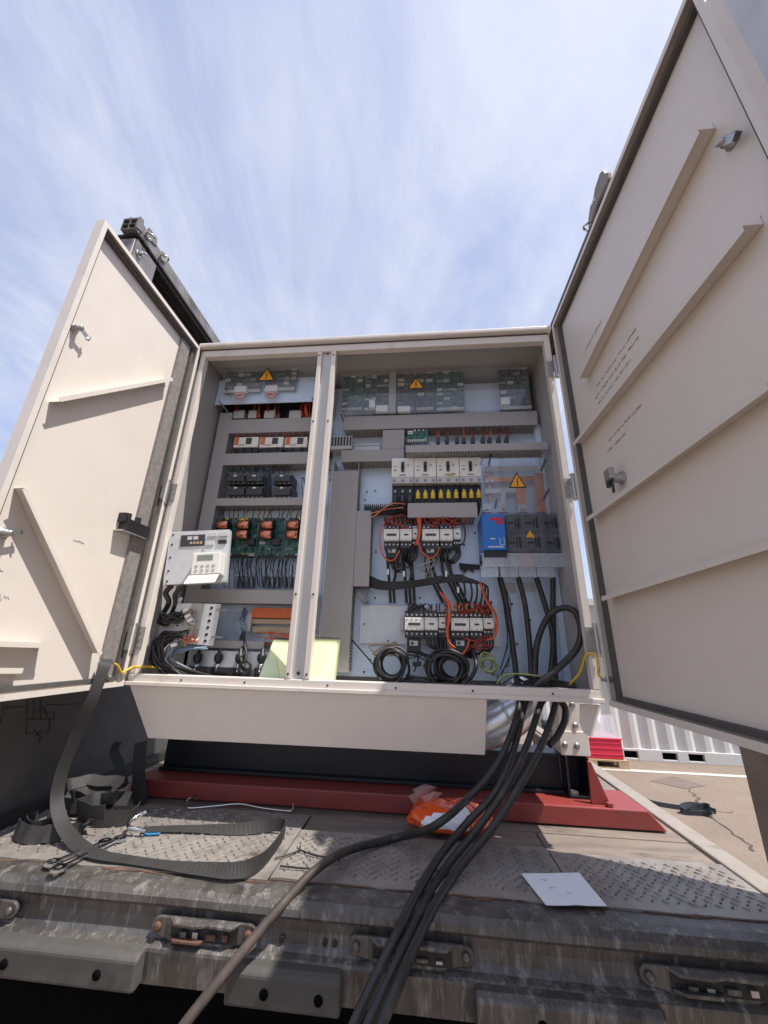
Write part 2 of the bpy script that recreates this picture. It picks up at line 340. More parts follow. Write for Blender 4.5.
for i in range(0, len(cuts), 2): cbox(cuts[i], cuts[i+1], 0, .06, .0, .17)
for p in pock: cbox(p[0], p[1], .002, .05, .0, .035); cbox(p[0], p[1], .002, .05, .135, .17)
obj('bottom_rail', m, 'container_white', con, bev=.006)
for p in pock:
    m = MB(); cbox(p[0]+.002, p[1]-.002, .052, 2.38, .036, .134, m); obj('fork_pocket', m, 'chassis_black', con)
m = MB(); cbox(SA, SB, 0, .06, 2.47, 2.59, m); obj('top_rail', m, 'container_white', con)
m = MB(); cbox(SA, SB, .062, 2.43, 2.54, 2.58, m); cbox(SA, SB, 2.38, 2.43, 0, 2.53, m); obj('roof_and_far_wall', m, 'container_white', con)
for a in (SA, SB-.12):
    m = MB(); cbox(a, a+.12, -.004, .12, .172, 2.468, m); obj('corner_post', m, 'container_white', con)
for a in (SA+.002, SB-.04):
    m = MB(); cbox(a, a+.035, .125, 2.37, .1, 2.5, m); obj('end_wall', m, 'container_white', con)

# pallet with wrapped goods
pal = thing('wooden_pallet', 'wooden pallet carrying red and wrapped goods in front of the white container', 'pallet', (3.62,6.0,GZ))
for y in (5.62,6.0,6.35):
    m = MB(); m.box(3.05,4.12,y,y+.09,GZ,GZ+.02); obj('bottom_board', m, 'wood', pal)
    for x in (3.05,3.53,3.98):
        m = MB(); m.box(x,x+.14,y,y+.09,GZ+.021,GZ+.10); obj('block', m, 'wood', pal)
for i in range(6):
    m = MB(); m.box(3.05,4.12,5.62+i*.14,5.73+i*.14,GZ+.101,GZ+.12); obj('deck_board', m, 'wood', pal)
crate = thing('red_crate', 'red plastic crate with ribbed sides on the wooden pallet', 'crate', (3.8,5.9,GZ+.122))
m = MB(); m.box(3.47,4.08,5.65,6.3,GZ+.122,GZ+.395); obj('body', m, 'red_goods', crate, bev=.015)
for z in (.18,.26,.33):
    m = MB(); m.box(3.465,4.085,5.645,6.305,GZ+z,GZ+z+.012); obj('rib', m, 'red_goods', crate, bev=.004)
m = MB(); m.box(3.46,4.09,5.64,6.31,GZ+.385,GZ+.405); obj('rim', m, 'red_goods', crate, bev=.006)
st = thing('green_crate_stack', 'dark green stacked trays beside the red crate on the pallet', 'trays', (3.25,5.9,GZ+.122))
for i in range(5):
    m = MB(); m.box(3.08,3.425,5.66,6.3,GZ+.123+i*.085,GZ+.195+i*.085); obj('tray', m, 'dark_green', st, bev=.008)
m = MB(); nx, ny = 14, 9
vs = []
for j in range(ny):
    for i in range(nx):
        a, b = i/(nx-1), j/(ny-1); e = min(a, 1-a, b, 1-b)
        vs.append((3.46+a*.63, 5.66+b*.63, GZ+.408+min(1, e*12)*(.26+.14*noise.noise(Vector((a*5, b*4, 2))))))
vs += [(x,y,GZ+.407) for x,y,z in vs]; q = nx*ny
fs = [(j*nx+i, j*nx+i+1, j*nx+nx+i+1, j*nx+nx+i) for j in range(ny-1) for i in range(nx-1)]
m.add(vs, fs+[tuple(q+t for t in f[::-1]) for f in fs])
obj('wrapped_bundle', m, 'film', None, label='bundle in crumpled clear film lying on top of the red crate', cat='bundle')

# dark strap dropped on the concrete
m = MB(); zc = GZ+.02
m.ribbon([VZ(612,797,zc),VZ(640,801,zc),VZ(668,806,zc),VZ(690,809,zc)], .05, [(0,.3,1)]*4, .004)
m.ribbon([VZ(690,810,zc),VZ(704,806,zc+.04),VZ(711,809,zc+.06),VZ(703,814,zc),VZ(686,813,zc),VZ(681,808,zc+.03),VZ(693,805,zc+.04),VZ(716,812,zc)], .06, [(0,.2,1),(.3,0,1),(0,.5,1),(0,0,1),(.4,0,1),(0,.4,1),(0,.3,1),(0,0,1)], .005)
obj('dropped_strap', m, 'dark_strap', label='dark webbing strap dropped on the sunlit concrete beyond the truck', cat='strap')

# ================================================================== truck bed
DK = -.40
tr = thing('truck_bed', 'worn grey truck bed with tread plate floor, steel rear sill and roof rails', 'truck', (.8,.6,GZ))
def wheel(x, y):
    m = MB(); m.lathe([(.30,-.13),(.42,-.13),(.45,-.09),(.45,.09),(.42,.13),(.30,.13)], (x,y,GZ+.45), (1,0,0), 28); w = obj('tyre', m, 'dark_plastic', tr)
    m = MB(); m.lathe([(.28,-.06),(.299,-.10),(.299,.10),(.28,.06)], (x,y,GZ+.45), (1,0,0), 24); obj('rim', m, 'bolt_steel', w)
for wx in (-.02, 1.62):
    for wy in (1.6, 5.2): wheel(wx, wy)
def lozenges(x0, x1, y0, y1, step, ln, wd, seed, angle):
    rnd = random.Random(seed); m = MB(); j = 0; y = y0+step*.5
    while y < y1-step*.4:
        x = x0+step*.5+(step*.5 if j % 2 else 0); i = 0
        while x < x1-step*.4:
            a = angle if (i+j) % 2 else -angle
            a += rnd.uniform(-.05,.05); c, s_ = math.cos(a), math.sin(a)
            def q(l, w, h): return (x+c*l-s_*w, y+s_*l+c*w, DK+h)
            h = .0036*rnd.uniform(.7,1)
            m.add([q(-ln,0,0),q(0,-wd,0),q(ln,0,0),q(0,wd,0),q(-ln*.55,0,h),q(0,-wd*.45,h),q(ln*.55,0,h),q(0,wd*.45,h)],
                  [(0,1,5,4),(1,2,6,5),(2,3,7,6),(3,0,4,7),(4,5,6,7)])
            x += step; i += 1
        y += step*.55; j += 1
    return m
# tread plates; the front edges are ragged
def ragged_plate(x0, x1, yf, yb, seed, amp):
    rnd = random.Random(seed); k = max(8, int((x1-x0)/.03)); m = MB(); top = []
    for i in range(k+1):
        x = x0+(x1-x0)*i/k; top.append((x, yf+amp*(noise.noise(Vector((x*9, seed, 0)))+.5*noise.noise(Vector((x*31, seed, 4))))))
    pts = [(x,y,DK) for x,y in top]+[(x1,yb,DK),(x0,yb,DK)]
    m.prism([(p[0],p[1],DK-.006) for p in pts], (0,0,.006)); return m
plates = [(-.255,.655,-.235,.155,1,.010,(.029,.009,.0034,.8)),(.659,1.395,-.222,.045,2,.008,(.026,.0098,.0030,.9)),(1.399,1.858,-.222,.022,3,.008,(.029,.0092,.0034,.75))]
for (x0,x1,yf,yb,sd_,am,(stp,ln,wd,ang)) in plates:
    pl = obj('tread_plate', ragged_plate(x0,x1,yf,yb,sd_,am), 'tread_steel', tr)
    obj('raised_tread', lozenges(x0+.01,x1-.01,yf+.022,yb-.01,stp,ln,wd,sd_,ang), 'tread_worn', pl, kind='stuff')
for (x0,x1,yf,yb,sd_,am,_) in plates:                    # rusty torn layer peeping out along the front edge
    e = obj('torn_edge', ragged_plate(x0,x1,yf-.004,yf+.03,sd_+20,.022), 'torn_rust', tr); e.location.z -= .0022
y = .16
m = MB(); m.box(.659,1.395,.048,.158,DK-.03,DK-.005); obj('floor_board', m, 'floor_board', tr, bev=.002)
m = MB(); m.box(1.399,1.858,.025,.158,DK-.03,DK-.006); obj('floor_board', m, 'floor_board', tr, bev=.002)
while y < 6.6:
    m = MB(); m.box(-.255, 1.858, y, y+.197, DK-.03, DK-.004); obj('floor_board', m, 'floor_board', tr, bev=.002); y += .2
m = MB(); m.box(1.861,1.925,-.27,6.6,DK-.12,DK+.004); obj('side_rail', m, 'deck_edge', tr, bev=.006)
m = MB(); m.box(-.31,-.262,-.27,6.6,DK-.12,DK-.002); obj('side_rail', m, 'sill_dark', tr, bev=.006)
# sill: one rolled steel section across the rear
prof = [(-.212,DK-.004),(-.262,DK-.003),(-.285,DK-.007),(-.298,DK-.018),(-.301,DK-.030),(-.297,DK-.036),(-.289,DK-.041),(-.2875,DK-.060),(-.291,DK-.080),(-.300,DK-.090),(-.312,DK-.0945),(-.318,DK-.098),(-.319,DK-.104),(-.314,DK-.158),(-.30,DK-.165),(-.29,DK-.17),(-.212,DK-.17)]
m = MB(); NX = 90; vs = []
for i in range(NX+1):
    x = -.31+2.235*i/NX
    for k_, (a, b) in enumerate(prof):
        w = .0022*noise.noise(Vector((x*5, a*20, b*25))) if k_ < 14 else 0
        dent = -.006*max(0, noise.noise(Vector((x*3.1, 7, b*9)))) if 3 < k_ < 13 else 0
        vs.append((x, a-w-dent, b+w*.7))
K = len(prof)
m.add(vs, [(i*K+j, i*K+(j+1)%K, (i+1)*K+(j+1)%K, (i+1)*K+j) for i in range(NX) for j in range(K)]+[tuple(range(K)), tuple(range(NX*K+K-1, NX*K-1, -1))], 0)
obj('rear_sill', m, 'sill_steel', tr)
m = MB(); m.box(-.255,1.86,-.205,-.15,DK-.2,DK-.032); m.box(-.255,1.86,6.5,6.6,DK-.2,DK-.032); m.box(.25,.37,-.14,6.4,DK-.32,DK-.032); m.box(1.23,1.35,-.14,6.4,DK-.32,DK-.032)
m.box(.1,1.5,-.10,-.02,DK-.45,DK-.33); m.box(.0,1.62,1.55,1.65,GZ+.38,GZ+.5); m.box(.0,1.62,5.15,5.25,GZ+.38,GZ+.5)
m.box(.27,.35,1.5,1.7,GZ+.5,DK-.31); m.box(1.25,1.33,1.5,1.7,GZ+.5,DK-.31); m.box(.27,.35,5.1,5.3,GZ+.5,DK-.31); m.box(1.25,1.33,5.1,5.3,GZ+.5,DK-.31)
obj('chassis', m, 'chassis_black', tr)
m = MB(); m.box(-.25,1.855,-.19,-.17,DK-.72,DK-.201); obj('underbody_shade_sheet', m, 'chassis_black', tr)  # black sheet added to stand for the deep shade under the truck
m = MB(); m.box(-.2,1.8,-.08,-.05,DK-.75,DK-.56); obj('underrun_bar', m, 'chassis_black', tr, bev=.01)
for x in (.3,1.28):
    m = MB(); m.box(x,x+.06,-.049,-.025,DK-.7,DK-.33); obj('underrun_bracket', m, 'chassis_black', tr)
# small holes and stains of the sill face
for px, py, r in ((282,938,.006),(325,942,.0055),(335,943,.0055),(420,908,0),(190,990,0)):
    if r:
        x, z = PY(px, py, -.292); m = MB(); m.lathe([(r*.6,0),(r,.0),(r,.004),(r*.6,.004)], (x,-.2955,z), (0,1,0), 12); m.cyl((x,-.2945,z),(x,-.291,z),r*.8,n=10); obj('bolt_hole', m, 'asphalt_tape', tr)
# rubber buffers bolted below the sill
def buffer(px0, px1, pyt, mt='rubber_block', skew=0):
    x0 = PY(px0, pyt+20, -.34)[0]; x1 = PY(px1, pyt+20, -.34)[0]; zt = DK-.096; zb = DK-.158
    m = MB(); poly = [(x0,-.305,zt),(x0,-.332,zt-.002),(x0,-.345,zt-.010),(x0,-.343,zb),(x0,-.332,zb-.004),(x0,-.305,zb)]
    m.prism(poly, (x1-x0,0,0)); o = obj('buffer_block', m, mt, tr, bev=.005)
    for f in (.35,.82):
        if x1-x0 < .15 or mt == 'sill_dark': continue
        xx = x0+(x1-x0)*f; m = MB(); m.lathe([(.009,0),(.0095,.002),(.006,.0025),(.005,.010)], (xx,-.3465,(zt+zb)/2-.006), (0,1,0), 14); obj('bolt', m, 'chassis_black', o)
buffer(-60, 139, 935); buffer(226, 341, 960); buffer(476, 664, 980, 'sill_steel')
# latch brackets let into the sill face
def latch(px0, px1, pyc, seed, rust=False):
    xa = PY(px0, pyc, -.305)[0]; xb = PY(px1, pyc, -.305)[0]; zc = DK-.0655; rnd = random.Random(seed)
    h = .021; m = MB(); c = []
    for t in range(9): a = math.pi/2+math.pi*t/8; c.append((xa+h*.8+math.cos(a)*h*.8, -.296, zc+math.sin(a)*h*.8))
    w = xb-xa
    c += [(xa+w*.16, -.296, zc-h*1.0),(xa+w*.22,-.296,zc-h*1.35),(xa+w*.74,-.296,zc-h*1.35),(xa+w*.82,-.296,zc-h*1.0)]
    for t in range(9): a = -math.pi/2+math.pi*t/8; c.append((xb-h*.8+math.cos(a)*h*.8, -.296, zc+math.sin(a)*h*.8))
    m.prism(c[::-1], (0,-.008,0)); b = obj('latch_plate', m, 'sill_steel', tr, bev=.002)
    m = MB(); m.box(xa+w*.20,xb-w*.17,-.3062,-.3044,zc-h*.95,zc+h*.55); obj('slot', m, 'asphalt_tape', b)
    m = MB(); pr = [(xa+w*.17,-.3065,zc+h*.95),(xa+w*.24,-.319,zc+h*.70),(xa+w*.45,-.321,zc+h*.66),(xa+w*.55,-.316,zc+h*.74),(xa+w*.78,-.319,zc+h*.70),(xa+w*.86,-.3065,zc+h*.95)]; m.prism(pr, (0,0,-.006)); obj('hood', m, 'sill_steel', b, bev=.0015)
    m = MB(); pr = [(xa+w*.20,-.3065,zc-h*.95),(xa+w*.26,-.322,zc-h*.85),(xa+w*.50,-.322,zc-h*.85),(xa+w*.54,-.3065,zc-h*.95)]; m.prism(pr, (0,0,.006)); obj('lower_lip', m, 'rusty' if rust else 'sill_steel', b, bev=.0015)
    for xx in (xa+h*.8, xb-h*.8):
        m = MB(); m.lathe([(.009,0),(.009,-.004),(.006,-.007),(.003,-.007)], (xx,-.305,zc), (0,1,0), 12); obj('bolt', m, 'rusty' if rust else 'sill_steel', b)
    for f, ww, mt in ((.30,.05,'sill_steel'),(.42,.04,'bolt_steel'),(.55,.07,'rusty' if rust else 'sill_steel'),(.70,.04,'rusty' if rust else 'bolt_steel')):
        xx = xa+w*f; m = MB(); m.box(xx,xx+w*ww*1.3,-.313,-.3065,zc-h*.6,zc-h*rnd.uniform(.0,.35)); obj('tongue', m, mt, b, bev=.001)
latch(150, 256, 932, 4, True); latch(348, 474, 950, 5); latch(640, 790, 972, 6); latch(-110, 15, 915, 8)

# left side wall with its scribbled diagram
WX = -.245
w = MB(); w.box(WX-.03, WX, -.29, 6.5, DK+.001, 1.80); wall = obj('side_wall', w, 'wall_board', tr)
m = MB()
def wline(a, b, r=.0014):
    m.tube([VX(*a, WX+.0004), VX(*b, WX+.0004)], r, 4, curve=False)
Z = 3.84
def wz(p): return (p[0]/Z, 680+p[1]/Z)
for a, b in [((15,103),(105,103)),((105,60),(105,150)),((130,62),(128,150)),((105,150),(210,150)),((155,75),(155,150)),((175,95),(260,92)),((105,150),(100,205)),((100,205),(130,205)),((150,205),(190,200)),((190,150),(190,200)),((130,190),(160,220)),((160,190),(130,220)),((150,220),(150,245)),((210,120),(205,150)),((260,92),(315,90)),((15,103),(0,170)),((140,120),(190,125)),((165,100),(185,140))]:
    wline(wz(a), wz(b))
obj('drawn_diagram', m, 'ink', wall)
m = MB(); m.box(WX+.0015, WX+.03, -.285, 6.5, DK+.0005, DK+.035); obj('skirting', m, 'rail_dark', tr)
# roof rails, posts
def roof_rail(x, sg):
    zt = 1.87; y0 = -.35
    m = MB()
    m.box(x-.034,x+.034,y0,6.5,zt-.004,zt+.003); m.box(x-.034,x-.030,y0,6.5,zt-.060,zt-.004); m.box(x+.030,x+.034,y0,6.5,zt-.060,zt-.004)
    m.box(x-.030,x+.030,y0,6.5,zt-.034,zt-.031); m.box(x-.002,x+.002,y0,6.5,zt-.060,zt-.034); m.box(x-.002,x+.002,y0,6.5,zt-.031,zt-.004); m.box(x-.034,x+.034,y0,6.5,zt-.064,zt-.060)
    m.box(x-.012,x-.006,y0+.003,6.5,zt+.003,zt+.016); m.box(x+.012,x+.018,y0+.006,6.5,zt+.003,zt+.013); m.box(x-.024,x+.022,y0+.02,6.5,zt+.016,zt+.020)
    r = obj('roof_rail', m, 'rail_alu', tr)
    m = MB(); m.box(x-.06,x+.04,y0+.02,6.5,zt-.075,zt-.0655); m.box(x-.02,x-.012,y0+.1,6.5,zt-.092,zt-.0755); m.box(x+.02,x+.028,y0+.1,6.5,zt-.092,zt-.0755); obj('curtain_track', m, 'rail_dark', r)
    m = MB(); m.box(x-sg*.035,x-sg*.040,y0+.09,6.5,zt-.055,zt-.02); obj('rail_strip', m, 'rail_alu', r)
    for yy in (y0+.06, y0+.16):
        m = MB(); xo = x+sg*.035
        m.tube([(xo+sg*.020+.016*math.cos(t)*sg, yy+.016*math.sin(t), zt-.03+.004*math.sin(2*t)) for t in [2*math.pi*i/10 for i in range(10)]], .005, 8, closed=True, seg=3)
        m.cyl((x+sg*.034,yy,zt-.03),(xo+sg*.008,yy,zt-.03),.006); obj('eye_bolt', m, 'chrome', r)
    for (ya, yb_, za_, zb_) in ((y0-.004,y0+.035,zt-.06,zt+.012),(y0+.05,y0+.12,zt-.03,zt+.022),(y0+.15,y0+.19,zt-.05,zt+.008)):
        m = MB(); m.prism([(x+sg*.0345,ya,za_),(x+sg*.0345,ya+.006,zb_),(x+sg*.0345,yb_-.012,zb_+.006),(x+sg*.0345,yb_,za_+.02)], (sg*.005,0,0)); obj('end_bracket', m, 'rail_alu', r)
    return r
roof_rail(-.205, 1); rr_ = roof_rail(1.80, -1)
m = MB(); m.prism([tuple(VX(*p, 1.742)) for p in ((603,173),(606,170),(608,173),(611,172),(612,178),(605,192),(599,206),(594,222),(591,221),(593,207),(596,200),(598,188))], (-.012,0,0)); obj('curtain_hook', m, 'post_paint', rr_, bev=.001)
m = MB(); m.box(WX+.002,WX+.012,-.29,6.5,1.50,1.775); obj('curtain_pelmet', m, 'rail_dark', tr)
m = MB(); m.box(-.262,-.178,-.33,-.2912,.25,1.779); p = obj('rear_post', m, 'rail_alu', tr, bev=.006)
m = MB(); m.box(-.1765,-.170,-.325,-.20,1.53,1.776); p2 = obj('post_plate', m, 'rail_alu', tr)
for yy, zz in ((-.30,1.72),(-.24,1.62)):
    m = MB(); m.cyl((-.169,yy,zz),(-.150,yy,zz),.011,n=6); m.cyl((-.150,yy,zz),(-.135,yy,zz),.006); m.lathe([(.016,0),(.016,.003)], (-.1695,yy,zz),(1,0,0),14); obj('bolt', m, 'chrome', p2)
# right rear post and the rear door swung open beside it
m = MB(); m.box(1.872,1.925,-.33,-.135,DK-.42,1.779); p = obj('rear_post', m, 'post_paint', tr, bev=.006)
for zz in (-.62,-.52,-.3,-.2):
    m = MB(); m.box(1.866,1.8715,-.30,-.2,zz,zz+.012); obj('weld_plate', m, 'sill_dark', p)
m = MB(); m.box(1.93,1.965,-1.62,-.27,DK-.1,2.08); rd = obj('rear_door', m, 'rear_door_board', tr, label='grey rear door leaf of the truck swung open')
m = MB(); m.box(1.922,1.9295,-1.62,-1.55,DK-.1,2.08); m.box(1.922,1.9295,-1.549,-.335,2.05,2.08); m.box(1.922,1.9295,-1.549,-.335,DK-.1,DK-.02); obj('edge_profile', m, 'rail_alu', rd)
for z in (-.2,.6,1.4):
    m = MB(); m.cyl((1.942,-.255,z),(1.942,-.255,z+.1),.014); m.box(1.9255,1.929,-.30,-.245,z,z+.1); obj('hinge', m, 'rail_dark', rd)
# ================================================================== beams under the cabinet
ZR = PY(300, 789, .21)[1]                       # top of the red beam
YB = PZ(300, 778, ZR)[1]                        # where the dark beam stands on it
red = thing('red_skid_beam', 'red painted steel skid beam with a slanted end, lying on the truck floor', 'steel beam', (.9,.3,DK))
xt = PY(648,807,.21)[0]; xb = PY(668,830,.21)[0]
m = MB(); m.prism([(-.05,.21,DK+.001),(xb,.21,DK+.001),(xt,.21,ZR),(-.05,.21,ZR)], (0,.20,0)); obj('beam', m, 'red_paint', red, bev=.004)
a = [PY(588,762,.235), PY(611,801,.235), PY(590,801,.235)]
m = MB(); m.prism([(a[0][0],.24,a[0][1]),(a[0][0]+.012,.24,a[0][1]),(a[1][0],.24,ZR+.001),(a[0][0]-.005,.24,ZR+.001)], (0,.010,0)); obj('gusset', m, 'red_paint', red, bev=.002)
m = MB(); m.cyl((a[1][0]-.01,.225,ZR),(a[1][0]-.01,.225,ZR+.012),.012,n=6); obj('bolt', m, 'red_paint', red)
zt2 = PY(520,751,YB)[1]
nav = thing('dark_steel_beam', 'dark navy steel beam with chipped paint lying on the red skid beam', 'steel beam', (.8,YB+.05,ZR))
xr = PY(563,780,YB)[0]
m = MB(); m.box(-.02,xr,YB+.02,YB+.028,ZR+.013,zt2-.012); obj('web', m, 'navy_paint', nav)
m = MB(); m.box(-.02,xr,YB-.01,YB+.12,ZR+.001,ZR+.0125); obj('flange', m, 'navy_paint', nav, bev=.002)
m = MB(); m.box(-.02,xr,YB-.01,YB+.12,zt2-.0115,zt2); obj('flange', m, 'navy_paint', nav, bev=.002)
xe = PY(592,780,YB-.04)[0]
m = MB(); y0 = YB-.045
m.box(xr+.002,xr+.010,y0,YB+.4,ZR+.001,zt2); m.box(xe-.012,xe-.004,y0,YB+.4,ZR+.001,zt2); m.box(xr+.0105,xe-.0125,y0,YB+.4,ZR+.001,ZR+.009); m.box(xr+.0105,xe-.0125,YB+.05,YB+.06,ZR+.0095,zt2)
obj('end_channel', m, 'navy_paint', nav, bev=.001)
m = MB(); m.box(xr+.015,xr+.04,YB-.03,YB-.01,ZR+.0095,ZR+.02); obj('bolt', m, 'bolt_steel', nav)

# ================================================================== cabinet
H = 1.457; W = 1.6; DP = .30; YP = .28          # height, width, depth, mounting-panel plane
cab = thing('electrical_cabinet', 'open beige electrical control cabinet packed with breakers, contactors and wiring', 'electrical cabinet', (.8,.15,-.163))
def part(name, mb, mats, bev=0, **k): return obj(name, mb, mats, cab, bev, **k)
m = MB(); m.box(.0,.003,.0,DP+.02,.0,H); part('side_panel', m, 'beige_frame')
m = MB(); m.box(W-.003,W,.0,DP+.02,.0,H); part('side_panel', m, 'beige_frame')
m = MB(); m.box(.0035,W-.0035,DP+.017,DP+.02,.0,H); part('back_panel', m, 'inside_shade_grey')
m = MB(); m.box(.0035,.006,.031,DP+.016,.0,H-.001); m.box(W-.006,W-.0035,.031,DP+.016,.0,H-.001); m.box(.0065,W-.0065,.031,DP+.016,H-.006,H-.003); part('inner_lining', m, 'inside_shade_grey')
m = MB(); m.box(.0065,1.235,.031,DP+.016,.001,.004); m.box(1.50,W-.0065,.031,DP+.016,.001,.004); m.box(1.2355,1.4995,.24,DP+.016,.001,.004); part('floor_pan', m, 'beige_frame')
m = MB(); m.box(-.008,W+.008,-.022,DP+.03,H+.008,H+.030); part('roof', m, 'beige_frame', bev=.006)
m = MB(); m.box(.0,W,.0,DP+.02,H+.0005,H+.0075); part('roof_gasket', m, 'gasket')
# front frame
def stile(x0, x1, z0=.034, z1=H-.036):
    mm = MB(); mm.box(x0,x1,-.001,.030,z0,z1); return part('frame_stile', mm, 'beige_frame', bev=.002)
stile(.0035,.024); stile(W-.024,W-.0035)
m = MB(); m.box(.0035,W-.0035,-.001,.030,H-.0355,H-.0005); part('frame_rail', m, 'beige_frame', bev=.003)
m = MB(); m.box(.0035,W-.0035,-.001,.034,.0005,.0335); part('frame_rail', m, 'beige_frame', bev=.003)
m = MB(); m.box(-.003,W+.003,-.010,-.0015,-.004,.009); part('drip_lip', m, 'beige_frame', bev=.002)
MA, MBx = .570, .655
stile(MA, MA+.019); stile(MBx-.021, MBx)
m = MB(); m.box(MA+.0195,MBx-.0215,.013,.030,.034,H-.036); part('mullion_web', m, 'light_grey_plastic')
for z in (.05,.32,1.05,1.40):
    for x in (MA+.0095, MBx-.0105):
        m = MB(); m.lathe([(.004,0),(.004,-.002),(.002,-.003)], (x,-.0012,z), (0,1,0), 8); part('screw', m, 'sill_dark')
m = MB(); m.cyl((.612,.0125,.052),(.612,.009,.052),.006,n=10); m.cyl((.612,.0125,1.42),(.612,.009,1.42),.006,n=10); part('mullion_plug', m, 'dark_plastic')
for x in (.2,.43,.72,.95,1.2,1.45):
    m = MB(); m.lathe([(.0035,0),(.0035,-.0015),(.002,-.0025)], (x,-.0012,.018), (0,1,0), 8); part('screw', m, 'sill_dark')
# plate below the cabinet front and the right-hand foot
xa, xb_ = PY(487,702,0)[0], PY(485,755,0)[0]
ql, qr = PY(148,738,.042), PY(485,755,.042); m = MB(); m.prism([(.014,-.002,-.0045),(ql[0],.042,ql[1]),(qr[0],.042,qr[1]),(xa,-.002,-.0045)], (0,.003,0)); part('plinth_cover', m, 'beige_paint', bev=.0008)
m = MB(); m.box(.16,.24,.20,.28,zt2+.001,-.001); m.box(1.0,1.08,.20,.28,zt2+.001,-.001); part('hidden_foot', m, 'navy_paint')
YFt = YB-.03
f0 = rect(559,702,586,754,YFt)
m = MB(); m.box(f0[0],f0[1],YFt,YFt+.09,zt2+.001,-.001); ft = part('foot', m, 'beige_frame', bev=.002)
zs = PY(572,731,YFt)[1]
m = MB(); m.box(f0[0]-.004,f0[1]+.002,YFt-.007,YFt-.0005,zt2+.001,zs); obj('foot_plate', m, 'beige_frame', ft, bev=.002)
for px, py in ((565,745),(577,746),(576,726),(573,705)):
    x, z = PY(px,py,YFt-.008); yy = YFt-.0075 if z < zs else YFt-.0005; m = MB(); m.cyl((x,yy-.002,z),(x,yy-.010,z),.0075,n=6); m.lathe([(.011,0),(.011,-.0015)], (x,yy-.0003,z), (0,1,0), 12); obj('bolt', m, 'bolt_steel', ft)
g_ = [PY(*p,.02) for p in ((580,704),(601,705),(592,738),(584,733),(580,722))]
m = MB(); m.prism([(x,.02,min(z,-.0045)) for x,z in g_][::-1], (0,.003,0)); part('end_gusset', m, 'beige_paint')
m = MB()
c0, c1, c2 = V3(455,730,.22), V3(494,722,.20), V3(518,704,.19)
m.tube([c0,c1,c2,c2+Vector((.03,.03,.06))], .078, 24, seg=8); 
part('vent_elbow', m, 'galv_pipe'); 
for q in (c0.lerp(c1,.55), c1.lerp(c2,.5)):
    d = (c2-c0).normalized(); m = MB(); m.lathe([(.076,-.006),(.082,-.004),(.082,.004),(.076,.006)], q, d, 24); part('vent_seam', m, 'galv_pipe')

# mounting panels
m = MB(); m.box(.02,MA+.03,YP,YP+.003,.03,H-.03); part('mounting_panel', m, 'galvanised')
m = MB(); m.box(MA+.032,W-.02,YP,YP+.003,.03,H-.03); part('mounting_panel', m, 'galvanised')

# ---- doors
def hinge(dr, x, z, sg):
    m = MB(); m.cyl((x,-.016,z-.045),(x,-.016,z+.045),.008,n=10); m.cyl((x,-.016,z+.046),(x,-.016,z+.052),.010,n=10); m.cyl((x,-.016,z-.052),(x,-.016,z-.046),.010,n=10)
    m.box(x-sg*.030,x-sg*.003,-.004,-.0015,z-.04,z+.04); m.box(x-.0025,x+.0025,-.046,-.020,z-.04,z+.04)
    for dz in (-.025,0,.025): m.cyl((x-sg*.018,-.004,z+dz),(x-sg*.018,-.008,z+dz),.004,n=8)
    obj('hinge', m, 'bolt_steel', dr)
def door(x, sg, y0, y1, label):
    """hinged at the cabinet side x; sg = +1 when its inside faces +x. It hangs open at a right angle, from y0 (hinge) to y1"""
    o, i, rim = x-sg*.032, x-sg*.029, x-sg*.002
    zb, zt = -.006, H+.004
    m = MB(); m.box(o, i, y1, y0, zb, zt)
    d = obj('door', m, 'beige_paint', cab, label=label)
    t = .0025; lip = .016
    for nm, b in (('rim', ((y1,y1+t,zb,zt),(y0-t,y0,zb,zt),(y1+t,y0-t,zt-t,zt),(y1+t,y0-t,zb,zb+t))),):
        m = MB()
        for (a0,a1,b0,b1) in b: m.box(i+sg*.0003, rim, a0, a1, b0, b1)
        m.box(rim, rim+sg*.002, y1, y1+lip, zb, zt); m.box(rim, rim+sg*.002, y0-lip, y0, zb, zt); m.box(rim, rim+sg*.002, y1+lip+.0003, y0-lip-.0003, zt-lip, zt); m.box(rim, rim+sg*.002, y1+lip+.0003, y0-lip-.0003, zb, zb+lip)
        obj(nm, m, 'beige_frame', d)
    m = MB(); gI = i+sg*.0005; gO = i+sg*.014; e = lip+.002
    m.box(gI,gO,y1+e,y1+e+.012,zb+e,zt-e,0); m.box(gI,gO,y1+e+.0122,y0-e-.0142,zt-e-.013,zt-e,0); m.box(gI,gO,y1+e+.0122,y0-e-.0142,zb+e,zb+e+.013,0)
    m.box(gI,gO,y0-e-.014,y0-e,zb+e,zt-e,0); obj('gasket', m, 'gasket', d)
    return d, i
def stiff(dr, xi, sg, a, b, hgt=.034, wid=.020, flip=1):
    """bent strip from a to b (y, z) on the inside of a door"""
    A = Vector((xi+sg*.0004,a[0],a[1])); B = Vector((xi+sg*.0004,b[0],b[1])); dd = (B-A).normalized(); nx = Vector((sg,0,0)); w = nx.cross(dd)*flip
    m = MB()
    m.obox(A.lerp(B,.5)+w*wid*.5+nx*.0006, dd, w, nx, (B-A).length/2, wid/2, .0006)
    m.obox(A.lerp(B,.5)+nx*(hgt/2+.0013), dd, w, nx, (B-A).length/2, .0008, hgt/2)
    m.obox(A.lerp(B,.5)-w*.006+nx*(hgt+.002), dd, w, nx, (B-A).length/2, .0068, .0006)
    s_ = obj('stiffener', m, 'beige_paint', dr)
    for f in (.03,.5,.97):
        p = A.lerp(B,f)+w*wid*.55+nx*.0014; m = MB(); m.cyl(p, p+nx*.003, .005, .004, 8); obj('rivet', m, 'beige_frame', dr)
